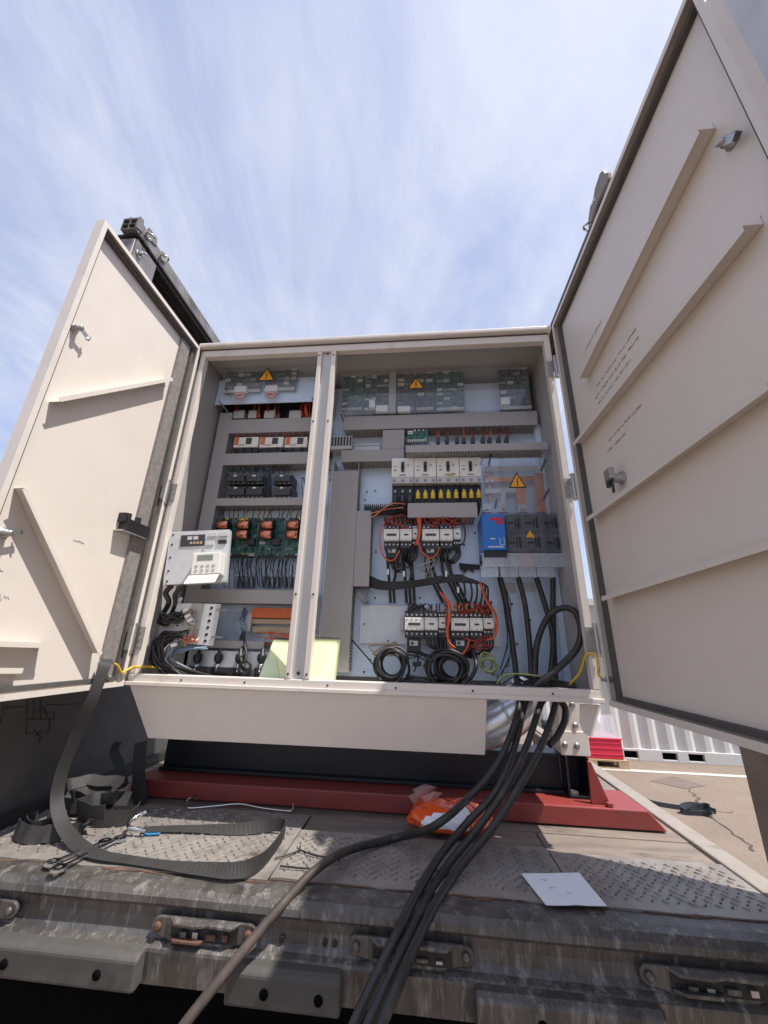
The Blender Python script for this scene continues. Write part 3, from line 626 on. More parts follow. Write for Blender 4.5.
def cam_latch(dr, xi, sg, y, z, s_=1.0, ang=0):
    m = MB(); n_ = Vector((sg,0,0)); p = Vector((xi+sg*.0005,y,z))
    m.lathe([(.015,0),(.015,.003),(.011,.004),(.010,.016),(.007,.017),(.007,.028),(.004,.029)], p, n_, 16)
    q = p+n_*.021; a = Vector((0,math.cos(ang),math.sin(ang))); b = n_.cross(a)
    m.obox(q+a*.020, a, b, n_, .026*s_, .007, .0013); m.obox(q+a*.044*s_, a, b, n_, .002, .007, .006)
    obj('latch', m, 'bolt_steel', dr)
DL, xl = door(0, 1, -.014, -.60, 'left beige door leaf with diagonal stiffeners')
DR, xr_ = door(W, -1, -.042, -.955, 'right beige door leaf with four long stiffeners and handwriting')
for p_ in ((167,492),(134,638)): hinge(DL, -.004, PX(*p_,-.004)[1], -1)
for p_ in ((553,373),(571,490),(596,640)): hinge(DR, W+.004, PX(*p_,W+.004)[1], 1)
def yzL(px, py): return PX(px, py, xl)
def yzR(px, py): return PX(px, py, xr_)
stiff(DL, xl, 1, yzL(49,402), yzL(165,381), flip=-1); stiff(DL, xl, 1, yzL(14,488), yzL(92,653), flip=1)
stiff(DL, xl, 1, (-.585,.125), (-.345,.119), flip=-1); stiff(DL, xl, 1, (-.585,.066), (-.39,.056), .018, flip=-1)
for (a, b) in (((588,378),(716,128)),((583,443),(764,224)),((597,518),(790,382)),((613,597),(795,540))): 
    A, B = yzR(*a), yzR(*b); stiff(DR, xr_, -1, A, (max(B[0],-.93), B[1]), .032, .022, flip=1)
y_, z_ = yzL(74,328); cam_latch(DL, xl, 1, y_, z_, .8, -.3); y_, z_ = yzL(2,533); cam_latch(DL, xl, 1, max(y_,-.565), z_, .7, .4)
y_, z_ = yzR(733,141); cam_latch(DR, xr_, -1, max(y_,-.925), z_, 1, -2.2)
y_, z_ = yzR(623,478); m = MB(); p = Vector((xr_-.0005,y_,z_)); m.lathe([(.02,0),(.02,.006),(.014,.008),(.014,.03)], p, (-1,0,0), 14); m.box(p.x-.032,p.x-.046,y_-.022,y_+.012,z_-.008,z_+.026); lt = obj('lock', m, 'bolt_steel', DR, bev=.001)
m = MB(); m.box(p.x-.026,p.x-.036,y_+.012,y_+.03,z_-.02,z_+.004); m.box(p.x-.03,p.x-.033,y_-.006,y_+.008,z_-.045,z_-.009); obj('lock_key', m, 'dark_plastic', DR, bev=.001)
m = MB(); m.box(-.0056,-.0025,-.0136,.02,.0,H); obj('hinge_light_stop', m, 'gasket', DL)  # strip added to stop sun shining through the hinge gap onto the wall
# black limit bracket on the left door
A, B = yzL(121,515), yzL(141,536)
m = MB(); m.box(xl+.0005,xl+.034,A[0],B[0],B[1]-.012,A[1]-.012); m.box(xl+.0005,xl+.030,A[0]-.012,A[0]-.0005,A[1]-.028,A[1]+.006)
m.cyl((xl+.02,A[0]+.01,A[1]-.012),(xl+.02,A[0]+.01,A[1]+.008),.011,n=10); m.cyl((xl+.02,A[0]+.06,A[1]-.012),(xl+.02,A[0]+.06,A[1]+.008),.011,n=10)
obj('door_switch', m, 'black_plastic', DL, bev=.002)
m = MB(); m.box(xl+.0005,xl+.036,A[0]-.016,B[0],B[1]-.018,B[1]-.0135); obj('switch_bracket', m, 'chrome', DL)
# wide foam strip along the hinge side of the left door
m = MB(); m.box(xl+.0006,xl+.012,-.118,-.060,.03,H-.03); obj('foam_strip', m, 'gasket_foam', DL)
# handwriting
def scribble(dr, xi, sg, y0, y1, z, h, mt='pencil', seed=0, r=.0006, slope=0):
    h *= .62
    rnd = random.Random(seed); m = MB(); y = y0; st_ = 1 if y1 > y0 else -1
    while (y1-y)*st_ > 0:
        k = rnd.randint(4,10); pts = []
        for i in range(k*2+1):
            pts.append((xi+sg*.0006, y, z+slope*(y-y0)+h*(.5*(i % 2)+rnd.uniform(-.3,.4)))); y += st_*h*rnd.uniform(.18,.42)
        m.tube(pts, r, 4, seg=3); y += st_*h*rnd.uniform(.35,.7)
    obj('handwriting', m, mt, dr)
for i, (y0, y1, z, h) in enumerate([(-.20,-.33,1.12,.018),(-.22,-.30,1.09,.016),(-.22,-.36,1.165,.018),(-.25,-.47,.985,.016),(-.23,-.45,.955,.016),(-.24,-.44,.925,.015),(-.22,-.40,.897,.015),(-.21,-.37,.872,.014),(-.26,-.42,.775,.015),(-.24,-.34,.745,.015)]):
    scribble(DR, xr_, -1, y0, y1, z, h, seed=i)
scribble(DL, xl, 1, -.56, -.50, .30, .02, seed=40); scribble(DL, xl, 1, -.55, -.47, .235, .03, seed=41); scribble(DL, xl, 1, -.30, -.33, .43, .012, seed=42)
# earth straps of the doors
def wire(name, pts, r, mt, parent=None, n=6, seg=6): 
    mm = MB(); mm.tube(pts, r, n, seg=seg); return obj(name, mm, mt, parent or cab)
a, b = PX(616,680,xr_), None
m = MB(); yy, zz = a; m.cyl((xr_-.001,yy,zz),(xr_-.03,yy,zz),.009,n=6); m.cyl((xr_-.03,yy,zz),(xr_-.042,yy,zz),.005,n=8); obj('earth_stud', m, 'bolt_steel', DR)
wire('earth_wire', [V3(570,684,.06),V3(580,672,.035),V3(586,655,-.004),V3(596,655,-.02),(W-.012,-.035,PX(604,668,W)[1]),(xr_-.036,yy+.03,zz+.012),(xr_-.034,yy,zz)], .0042, 'wire_yellow')
yy, zz = PX(100,662,xl)
m = MB(); m.cyl((xl+.001,yy,zz),(xl+.03,yy,zz),.009,n=6); m.cyl((xl+.03,yy,zz),(xl+.05,yy,zz),.005,n=8); obj('earth_stud', m, 'bolt_steel', DL)
wire('earth_wire', [(xl+.036,yy,zz),(xl+.04,yy+.03,zz-.01),(.010,-.05,zz-.035),(.014,-.014,zz-.02),V3(140,667,-.006),V3(150,667,.035),V3(165,670,.09)], .0042, 'wire_yellow')
# ================================================================== inside of the cabinet
YF = .20                                         # front of the wiring ducts
def duct(px, yf=YF, yb=YP-.0005, vert=False, open_top=False):
    xa, xb, za, zb = px
    m = MB(); t = .002
    m.box(xa,xb,yb-.002,yb,za,zb)
    if vert:
        k = int((zb-za)/.0125)
        for i in range(k):
            z = za+.002+i*(zb-za-.004)/k; m.box(xa,xa+t,yf+.008,yb-.0025,z,z+.0078); m.box(xb-t,xb,yf+.008,yb-.0025,z,z+.0078)
        m.box(xa,xa+t,yf+.0045,yf+.0078,za,zb); m.box(xb-t,xb,yf+.0045,yf+.0078,za,zb)
    else:
        k = int((xb-xa)/.0125)
        for i in range(k):
            x = xa+.002+i*(xb-xa-.004)/k; m.box(x,x+.0078,yf+.008,yb-.0025,za,za+t); m.box(x,x+.0078,yf+.008,yb-.0025,zb-t,zb)
        m.box(xa,xb,yf+.0045,yf+.0078,za,za+t); m.box(xa,xb,yf+.0045,yf+.0078,zb-t,zb)
    d = part('wiring_duct', m, 'duct_grey')
    m = MB(); m.box(xa-.0015,xb+.0015,yf,yf+.004,za-.0015,zb+.0015); obj('duct_lid', m, 'duct_grey', d, bev=.001)
    return d
def rc(*a): return rect(*a)
XL0 = .026
vL = (XL0, .088, .05, 1.245)
duct(vL, vert=True)
def hz(px, y0, y1, yf=YF, xa=None, xb=None):     # horizontal duct: z range measured at column px
    za, zb = PY(px,y1,yf)[1], PY(px,y0,yf)[1]; return (xa, xb, za, zb)
for (c, a, b) in ((265,419,432),(265,453,464),(258,498,505),(252,590,603),(235,641,648)):
    duct(hz(c,a,b,xa=.0905,xb=MA+.015 if a != 641 else .40))
duct(hz(440,414,427,xa=MBx+.012,xb=1.575))                        # under the upper boards
x2 = [PY(q,440,YF)[0] for q in (383,404)]
z1, z2 = PY(370,461,YF)[1], PY(440,427.6,YF)[1]
zz1 = PY(360,450,YF)[1]
duct((MBx+.012, x2[1], z1, zz1))
duct((x2[0], x2[1], zz1+.004, z2-.006), vert=True)
ra = rect(405,444,552,450.5,.12); duct((ra[0]+.004, 1.577, ra[2], ra[3]), .12, .20)
# tall duct beside the mullion and its neighbours
xa = PY(331,500,YF)[0]; xb_ = PY(357,500,YF)[0]
zt_ = PY(348,471,YF)[1]
duct((xa, xb_, .05, zt_), vert=True)
m = MB(); m.box(xa,xa+.002,YF+.004,YP-.001,zt_+.003,zt_+.06); m.box(xb_-.002,xb_,YF+.004,YP-.001,zt_+.003,zt_+.06); part('duct_end', m, 'duct_grey')
r4 = rect(357.5,511,370,586,YF); duct((xb_+.004, r4[1], r4[2], r4[3]), vert=True)
r5 = rect(408,503,477,517,.17); duct((r5[0], r5[1], r5[2], r5[3]), .17)
z4 = [PY(328,q,YF)[1] for q in (606,591)]

# ---- circuit boards
def board(r, y, mt, seed, n, tall=.012, coils=0, palette=('dark_plastic','white_plastic','pcb','black_plastic','bolt_steel','light_grey_plastic','pcb_dark','grey_plastic','dark_plastic','tan_plastic','white_plastic','red_paint')):
    rnd = random.Random(seed); xa, xb, za, zb = r
    m = MB(); m.box(xa,xb,y,y+.0016,za,zb); b = part('circuit_board', m, mt)
    m = MB(); w, h = xb-xa, zb-za; P_ = {nm: i for i, nm in enumerate(palette)}
    def put(cx, cz, sx, sz, d, k):
        m.box(max(xa+.001,cx-sx), min(xb-.001,cx+sx), y-d, y-.0002, max(za+.001,cz-sz), min(zb-.001,cz+sz), k % len(palette))
    cols = max(2, int(w/.030)); rows = max(2, int(h/.026))
    for i in range(cols):
        for j in range(rows):
            cx = xa+w*(i+.5)/cols; cz = za+h*(j+.5)/rows; q = rnd.random(); cw, ch = w/cols*.5, h/rows*.5
            if q < .28:                                            # a chip with its legs
                a_, b_ = rnd.choice(((.5,.42),(.62,.35),(.4,.4))); put(cx,cz,cw*a_*1.15,ch*b_,.0015,4); put(cx,cz,cw*a_,ch*b_*1.05,.004,0)
            elif q < .55:                                          # a row of small parts
                k = rnd.choice((1,4,5,7,9)); c_ = rnd.randint(3,5)
                for t in range(c_): put(cx+cw*(-.7+1.4*t/(c_-1)),cz+rnd.choice((0,ch*.3)),.0022,.0042,.003,k)
            elif q < .70:                                          # round capacitors
                for t in range(rnd.randint(1,3)):
                    x_ = cx+cw*rnd.uniform(-.6,.6); z_ = cz+ch*rnd.uniform(-.4,.4); m.cyl((x_,y-.0002,z_),(x_,y-tall,z_),.0042,n=9,m=rnd.choice((0,4,7)) % len(palette))
            elif q < .86:                                          # connector block
                put(cx,cz,cw*.7,ch*.42,tall*.8,rnd.choice((1,5,10,1))); put(cx,cz,cw*.55,ch*.12,tall*.82,0)
            else:
                put(cx,cz,cw*.3,ch*.6,tall*.6,rnd.choice((2,6,8,11)))
    k = int(w/.010)
    for i in range(k):
        x = xa+.004+i*.010; put(x+.003,za+.008,.0032,.006,.009,1); put(x+.003,za+.007,.0015,.002,.0093,0)
        if i % 2: put(x+.003,zb-.006,.0030,.0045,.008,rnd.choice((0,5,1)))
    obj('board_components', m, list(palette), b, kind='stuff')
    m = MB()
    for x in (xa+.006,xb-.006):
        for z in (za+.006,zb-.006): m.cyl((x,y+.0018,z),(x,YP-.0005,z),.003,n=6)
    obj('board_standoffs', m, 'bolt_steel', b)
    return b
r = rect(219,364.5,318,403,.165); m = MB(); m.box(r[0],MA+.015,.165,.168,r[2],min(r[3],H-.04)); part('upper_sub_panel', m, 'galvanised')
board(rect(226,368,262,393,.15), .15, 'pcb_dark', 1, 60); board(rect(265,368,297,391,.15), .15, 'pcb_dark', 2, 60)
for k, px in enumerate(((234,386,246,392),(265,385,277,391))):
    r = rect(*px,.13); m = MB(); m.box(r[0],r[1],.13,.1485,r[2],r[3]); tb = part('transformer', m, 'white_plastic', bev=.002)
    m = MB(); cx = (r[0]+r[1])/2; m.tube([(cx+.022*math.cos(t),.137,r[2]-.016+.012*math.sin(t)) for t in [2*math.pi*i/12 for i in range(12)]], .008, 8, closed=True, seg=2); obj('winding', m, 'enamel_copper', tb)
for k, px in enumerate(((343,366,363,411),(365,371,389,411),(397,365,414,411),(416,366,434,411),(436,366,464,411),(499,367,530,410))):
    board(rect(*px,.215), .215, 'pcb' if k in (0,4) else 'pcb_dark', 10+k, 90 if k != 3 else 60)
for k, px in enumerate(((369,400,375,407),(376,405,388,411),(398,406,410,411),(501,397,510,404))):
    r = rect(*px,.19); m = MB(); m.box(r[0],r[1],.19,.2135,r[2],r[3]); part('board_connector', m, 'white_plastic', bev=.001)
r = rect(389,362,396,412,.19); m = MB(); m.box(r[0],r[1],.19,YP-.001,r[2],r[3]); part('divider_bar', m, 'duct_grey', bev=.002)
for k, px in enumerate(((354,364,357,370),(358,363,362,366),(452,362,455,368),(457,361,463,365))):
    r = rect(*px,.2); m = MB(); m.box(r[0],r[1],.2,.26,r[2],r[3]); part('plug', m, 'white_plastic', bev=.001)
# acrylic covers with warning triangles
def sign(px, y, parent):
    r = rect(*px, y); xa, xb, za, zb = r; cx = (xa+xb)/2; w = (xb-xa)/2; h = zb-za
    def tri(s, yy, mt, nm, par):
        m = MB(); zc = za+h/3; P = [(cx-w*s,yy,zc-h/3*s),(cx+w*s,yy,zc-h/3*s),(cx,yy,zc+h*2/3*s)]; m.prism(P, (0,.0006,0)); return obj(nm, m, mt, par)
    o = tri(1, y-.0012, 'sign_black', 'warning_triangle', parent)
    tri(.78, y-.0019, 'sign_yellow', 'yellow_field', o)
    zc = za+h*.10; m = MB(); s = h*.52
    P = [(.02,1.0),(-.14,.48),(.02,.52),(-.08,.18),(-.15,.2),(0,0),(.1,.25),(.02,.22),(.16,.62),(.0,.58),(.12,1.0)]
    m.prism([(cx+a*s*.9,y-.0026,zc+b*s) for a,b in P][::-1], (0,.0005,0)); obj('lightning_bolt', m, 'sign_black', o)
def acrylic(px, y, nm='acrylic_cover', poly=None, mt='acrylic'):
    r = rect(*px, y); m = MB()
    if poly: P = [(lambda q: (q[0], y, q[1]))(PY(*p, y)) for p in poly]; m.prism(P, (0,.003,0))
    else: m.box(r[0],r[1],y,y+.003,r[2],r[3])
    o = part(nm, m, mt)
    for x in (r[0]+.01, r[1]-.01):
        for z in (r[2]+.012, r[3]-.012):
            mm = MB(); mm.cyl((x,y+.0035,z),(x,YP-.001,z),.004,n=8); mm.lathe([(.006,0),(.006,-.003),(.003,-.004)], (x,y-.0005,z), (0,1,0), 10); obj('cover_post', mm, 'bolt_steel', o)
    return o
c = acrylic((221,366,316,402), .105); sign((258,368,276,381), .105, c)
c = acrylic((340,370,530,412), .165); sign((407,377,425,389), .165, c)
c = acrylic((481,457,559,512), .135); sign((508,472,526,488), .135, c)
# ---- row under the left cover: relays with red wires in the shade
def wires(n, top, bot, mt, r=.0028, seed=0, sag=.02, jit=.008, name='wire_bundle', y0=.23, y1=.23):
    """n wires fanned between two pixel lines (x0,x1,py)"""
    rnd = random.Random(seed); m = MB()
    for i in range(n):
        f = (i+.5)/n; a = V3(top[0]+(top[1]-top[0])*f, top[2], y0); b = V3(bot[0]+(bot[1]-bot[0])*f, bot[2], y1)
        mid = a.lerp(b,.5)+Vector((rnd.uniform(-jit,jit),-rnd.uniform(0,sag),rnd.uniform(-jit,jit)))
        m.tube([a,mid,b], r, 5, seg=5)
    return part(name, m, mt, kind='stuff')
m = MB(); r = rect(223,402,316,419,.255); m.box(r[0],MA+.02,.25,.278,r[2],r[3]); part('dark_relay_tray', m, 'black_plastic')
for k, (a, b) in enumerate(((233,244),(248,256),(264,274),(289,301))):
    r = rect(a,412,b,418,.215); m = MB(); m.box(r[0],r[1],.215,.249,r[2],r[3]+.01); part('relay_socket', m, 'light_grey_plastic', bev=.002)
for k, (a, mt) in enumerate(((237,'wire_red'),(258,'wire_orange'),(268,'wire_red'),(277,'enamel_copper'),(303,'wire_red'),(308,'wire_orange'))):
    wires(4,(a-2,a+3,402),(a-3,a+3,418),mt,.003,20+k,.02)
wires(10,(240,312,404),(243,300,416),'wire_black',.0022,77,.02)
# ---- second row: white relays
prev = None
for k, (a, b) in enumerate(((234,258),(260,283),(285,307),(309,331))):
    r = rect(a,437,b,447,.205); xa, xb, za, zb = r; xb = min(xb, MA+.03)
    m = MB(); m.box(xa,xb,.205,YP-.001,za,zb); rl = part('safety_relay', m, 'white_plastic', bev=.002)
    m = MB(); m.box(xa+.001,xb-.001,.215,YP-.001,za-.026,za-.0005); obj('terminal_row', m, 'black_plastic', rl)
    if xb-xa > .08:
        m = MB(); m.box(xa+.062,xa+.09,.202,.2045,za+.016,zb-.006); obj('display', m, 'dark_plastic', rl)
        m = MB(); m.box(xa+.006,xa+.024,.200,.2045,za+.014,zb-.002); obj('plug', m, 'orange_plastic', rl)
        m = MB(); m.box(xa+.028,xa+.058,.2025,.2045,za+.008,za+.016); obj('name_strip', m, 'light_grey_plastic', rl)
wires(14,(235,318,434),(238,312,437),'wire_red',.002,5,.01); wires(8,(238,316,447),(236,312,453),'wire_blue',.0022,6,.006,y0=.215,y1=.21)
m = MB(); q = rect(331,436,352,449,.215); m.box(q[0],q[1],.215,YP-.001,q[2],q[3]); tbk = part('terminal_block', m, 'light_grey_plastic', bev=.001)
for i in range(7):
    x = q[0]+(q[1]-q[0])*(i+.5)/7; m = MB(); m.box(x-.004,x+.004,.2125,.2148,q[2]+.018,q[3]-.006); obj('terminal_slot', m, 'dark_plastic', tbk)
q = rect(352,444,380,448,.25); m = MB(); m.box(q[0],q[1],.262,YP-.001,q[2],q[3]); m.box(q[0],q[1],.258,.2617,q[2]-.006,q[2]+.003); m.box(q[0],q[1],.258,.2617,q[3]-.003,q[3]+.006); part('mounting_rail', m, 'zinc_plate')
# ---- third row: dark timers on two levels
for row, (ya, yb_) in enumerate(((473,483),(485,497))):
    for (a, b) in ((226,245),(245.5,263),(272.5,291)):
        r = rect(a,ya,b,yb_,.19); xa, xb, za, zb = r
        m = MB(); m.box(xa,xb,.205,YP-.001,za,zb); m.box(xa+.004,xb-.004,.19,.2045,za+.010,zb-.010); t_ = part('auxiliary_contactor', m, 'dark_plastic', bev=.003)
        m = MB(); m.box((xa+xb)/2-.010,(xa+xb)/2+.006,.1875,.1895,zb-.018,zb-.012); obj('label_tab', m, 'white_plastic', t_)
        m = MB()
        for i in range(4):
            x = xa+(xb-xa)*(i+.5)/4
            for zq in (za+.004, zb-.008): m.cyl((x,.2045,zq+.002),(x,.202,zq+.002),.0032,n=6)
        obj('terminal_screws', m, 'bolt_steel', t_, kind='stuff')
wires(10,(232,290,466),(230,288,474),'wire_black',.002,31,.02); wires(3,(239,282,467),(237,280,484),'wire_blue',.003,32,.03,y1=.19); wires(8,(266,271,470),(265,272,497),'wire_black',.002,33,.02,y0=.2,y1=.2); wires(8,(230,262,483),(230,262,487),'wire_black',.002,34,.02,y0=.2,y1=.2)
wires(3,(301,305,478),(302,306,497),'wire_blue',.002,35,.01)
# ---- fourth row: driver boards with copper coils
for k, (a, b) in enumerate(((217,236),(237,258),(260,283),(286,309))):
    r = rect(a,518,b,558,.225); r = (r[0], min(r[1],MA+.03), r[2], r[3])
    bd = board(r, .225, 'pcb', 50+k, 44, .012, palette=('black_plastic','dark_plastic','pcb_dark','navy_paint','bolt_steel','yellow_plastic','navy_paint','grey_plastic','dark_plastic','navy_paint','light_grey_plastic','black_plastic'))
    w = r[1]-r[0]; cx = r[0]+w*.36
    for zf in (.54,.78):
        z = r[2]+(r[3]-r[2])*zf; m = MB(); m.lathe([(.014,-.027),(.0205,-.025),(.0205,.025),(.014,.027)], (cx,.202,z), (1,0,0), 14); cl = obj('coil', m, 'enamel_copper', bd)
        m = MB(); m.lathe([(.022,-.0295),(.022,-.0275)], (cx,.202,z), (1,0,0), 12); m.lathe([(.022,.0275),(.022,.0295)], (cx,.202,z), (1,0,0), 12); obj('coil_flange', m, 'black_plastic', bd)
    m = MB(); m.box(r[0]+w*.62,r[1]-.006,.205,.2245,r[2]+.055,r[2]+.085); obj('capacitor', m, 'navy_paint', bd, bev=.001)
wires(18,(222,312,509),(222,308,519),'wire_black',.002,41,.02); wires(6,(228,305,511),(232,300,521),'wire_yellow',.002,42,.02); wires(15,(226,300,556),(222,298,588),'wire_blue',.0018,43,.03); wires(14,(236,300,558),(240,298,586),'wire_black',.0026,44,.03)
for i, px in enumerate((236,241,246,251,262,267,272,277,284,290,295)):
    r = rect(px-1.3,576,px+1.3,587,.23); m = MB(); m.box(r[0],r[1],.23,.262,r[2],r[3]); part('terminal', m, 'grey_plastic', bev=.001)
# ---- hinged-out control plate with keypad and timer
PT = [V3(164,530,.02), V3(233,527,.06), V3(222,586,.06), V3(163,585,.02)]
ex = (PT[1]-PT[0]).normalized(); ez = (PT[0]-PT[3]); ez = (ez-ex*ez.dot(ex)).normalized(); ey = ex.cross(ez)
if ey.y > 0: ey = -ey
wP, hP = .235, .215; O3 = PT[3].copy()
def cpl(u_, v_, d_=0): return O3+ex*u_*wP+ez*v_*hP+ey*d_
def cbx(u0,u1,v0,v1,d0,d1,name,mt,par,bev=.001):
    m = MB(); c = cpl((u0+u1)/2,(v0+v1)/2,(d0+d1)/2); m.obox(c, ex, ez, ey, (u1-u0)*wP/2, (v1-v0)*hP/2, abs(d1-d0)/2); return obj(name, m, mt, par, bev)
pan = cbx(0,1,0,1,-.0015,.0015,'control_plate','zinc_plate',cab,.0008)
cbx(0,.025,0,1,-.03,-.0017,'plate_flange','zinc_plate',pan); cbx(.03,1,0,.02,-.03,-.0017,'plate_flange','zinc_plate',pan); cbx(.98,1,.03,1,-.03,-.0017,'plate_flange','zinc_plate',pan)
dsp = cbx(.20,.60,.70,.92,.0017,.005,'keypad_label','dark_plastic',pan)
for i in range(2): cbx(.31+i*.1,.39+i*.1,.82,.89,.0052,.006,'window','light_grey_plastic',pan)
for i in range(4): cbx(.36+i*.055,.40+i*.055,.73,.78,.0052,.0075,'key','tan_plastic',pan)
for (u_, v_) in ((.66,.86),(.84,.86),(.62,.70),(.62,.54)): cbx(u_,u_+.14,v_,v_+.08,.0017,.010,'button','light_grey_plastic',pan)
cbx(.83,.97,.72,.79,.0017,.008,'indicator','black_plastic',pan)
for v_ in (.06,.25,.5,.75,.94):
    m = MB(); p = cpl(.06,v_,.0018); m.cyl(p, p+ey*.002, .004, n=8); obj('screw', m, 'dark_plastic', pan)
tm = cbx(.52,.97,.10,.50,.0017,.055,'timer','white_plastic',pan,.003)
cbx(.60,.85,.35,.45,.0552,.0562,'timer_display','lcd',pan)
for i in range(4):
    for j in range(2): cbx(.58+i*.09,.63+i*.09,.16+j*.08,.20+j*.08,.0552,.0575,'timer_key','light_grey_plastic',pan)
m = MB(); p0, p1 = cpl(.50,.085,.056), cpl(.97,.085,.056); q = ey*.035-ez*.035
m.add([p0,p1,p1+q,p0+q,p0-ez*.003,p1-ez*.003,p1+q-ez*.003,p0+q-ez*.003],[(0,1,2,3),(7,6,5,4),(0,4,5,1),(1,5,6,2),(2,6,7,3),(3,7,4,0)]); obj('timer_flap', m, 'white_plastic', pan)
m = MB(); m.tube([cpl(.1,.0,-.02),cpl(.0,-.12,-.03),cpl(.05,-.3,-.04),V3(160,618,.16)], .010, 8); m.tube([cpl(.3,.0,-.02),cpl(.15,-.15,-.03),cpl(.15,-.35,-.04),V3(166,625,.18)], .008, 8); part('control_cable', m, 'cable_black')
# ---- perforated connector plate, lower left
Q = [V3(160,603,.10), V3(221,604,.13), V3(213,646,.13), V3(152,640,.10)]
nn = (Q[1]-Q[0]).cross(Q[3]-Q[0]).normalized()
if nn.y > 0: nn = -nn
m = MB(); m.prism(Q, -nn*.003); cpn = part('connector_plate', m, 'zinc_plate')
def qp(u_, v_, d_=0): return Q[3].lerp(Q[2],u_).lerp(Q[0].lerp(Q[1],u_), v_)+nn*d_
for v_ in (.1,.25,.42,.58,.75,.9):
    for u_ in (.18,.36,.55,.86):
        if u_ < .6 and v_ > .6: continue
        m = MB(); p = qp(u_,v_,.0008); m.cyl(p,p+nn*.0007,.006 if u_>.8 else .004,n=10); obj('hole', m, 'asphalt_tape', cpn)
for i in range(9):
    v_ = .06+i*.11; p = qp(.68,min(v_,.97),.002); m = MB(); m.obox(p+nn*.008, (Q[1]-Q[0]).normalized(), nn, (Q[0]-Q[3]).normalized(), .013, .008, .009); obj('connector', m, 'light_grey_plastic', cpn, bev=.001)
for k in range(4):
    p = qp(.95,[.2,.85,.3,.75][k],.001); 
    if k < 2:
        m = MB(); m.cyl(p,p+Vector((.05,-.01,0)),.003,n=6); obj('stud', m, 'bolt_steel', cpn)
rnd = random.Random(5)
def cable_mess(n, starts, mids, ends, r, mt, seed, name='wire_bundle'):
    rnd = random.Random(seed); m = MB()
    for i in range(n):
        a = rnd.choice(starts); b = rnd.choice(ends); P = [V3(a[0]+rnd.uniform(-3,3),a[1]+rnd.uniform(-4,4),a[2])]
        for q in mids: P.append(V3(q[0]+rnd.uniform(-5,5),q[1]+rnd.uniform(-6,6),q[2]+rnd.uniform(-.015,.015)))
        P.append(V3(b[0]+rnd.uniform(-3,3),b[1]+rnd.uniform(-3,3),b[2])); m.tube(P, r*rnd.uniform(.7,1.2), 6, seg=7)
    return part(name, m, mt, kind='stuff')
cable_mess(9,[(184,611,.09),(186,617,.09)],[(174,618,.07),(164,620,.07)],[(155,618,.12),(152,624,.12)],.0042,'cable_black',1)
cable_mess(9,[(178,636,.09),(190,634,.10)],[(160,640,.08),(158,655,.07),(172,672,.06)],[(205,680,.07),(215,684,.07),(188,682,.06)],.0048,'cable_black',2); cable_mess(8,[(176,636,.09),(186,640,.10)],[(163,645,.08),(162,660,.07),(176,674,.06)],[(200,682,.07),(180,683,.06)],.004,'cable_black',22); cable_mess(5,[(180,640,.09)],[(170,650,.075),(172,664,.07)],[(196,676,.08)],.0035,'grey_plastic',23)
cable_mess(8,[(150,633,.10),(153,640,.1)],[(155,655,.09),(165,667,.08)],[(190,678,.08),(235,686,.07),(175,682,.06)],.007,'cable_black',3)
cable_mess(14,[(194,612,.095),(198,622,.1),(196,634,.1)],[(190,616,.085)],[(183,612,.085),(184,620,.085)],.0018,'tan_plastic',4); cable_mess(10,[(197,634,.1),(196,642,.1)],[(190,640,.085)],[(182,638,.085),(184,644,.085)],.0018,'enamel_copper',24); cable_mess(5,[(196,616,.095),(198,628,.1)],[(191,620,.085)],[(184,616,.085)],.002,'white_plastic',25)
cable_mess(6,[(193,650,.12),(205,648,.12)],[(180,648,.11)],[(170,655,.10)],.003,'wire_grey_blue',6)
m = MB()
for (px, py, an) in ((186,610,.5),(188,616,.5),(190,620,.4),(174,645,.3),(180,600,1.2)):
    m = MB(); p = V3(px,py,.075); a = Vector((math.cos(an),0,math.sin(an))); m.obox(p, a, (0,1,0), a.cross(Vector((0,1,0))), .011, .004, .006); part('cable_marker', m, 'paper_white')
m = MB()
for (px, py) in ((160,678),(170,681),(182,683)):
    p = V3(px,py,.05); m.obox(p, (1,.2,.1), (-.2,1,0), (0,0,1), .022, .012, .007)
part('plug_tray', m, 'light_grey_plastic', bev=.003)
# terminal strips
r = rect(252,608,292,618,.235); xe_ = MA+.02
tk = None
k = 0; x = r[0]
while x < xe_-.01:
    m = MB(); m.box(x,x+.0085,.232,.2775,r[2],r[3]); part('terminal', m, 'orange_plastic'); x += .0098
for (a, b) in ((619,624),(627,633)):
    r = rect(252,a,292,b,.24); m = MB(); m.box(r[0],xe_,.24,.2775,r[2],r[3]); part('terminal_strip', m, 'tan_plastic', bev=.001)
r = rect(244,612,251,632,.235); m = MB(); m.box(r[0],r[1],.235,.2775,r[2],r[3]); part('end_bracket', m, 'light_grey_plastic', bev=.002)
cable_mess(5,[(244,614,.23)],[(238,618,.22),(240,628,.22)],[(246,634,.23),(243,640,.23)],.003,'wire_grey_blue',8); cable_mess(2,[(247,611,.23)],[(242,612,.22)],[(243,622,.22)],.004,'wire_blue',9); cable_mess(3,[(244,632,.22)],[(245,645,.2),(243,660,.18)],[(245,672,.15)],.005,'cable_black',10); cable_mess(6,[(256,635,.235),(290,635,.235)],[(272,638,.23)],[(262,643,.235),(280,643,.23)],.0025,'wire_orange',12)
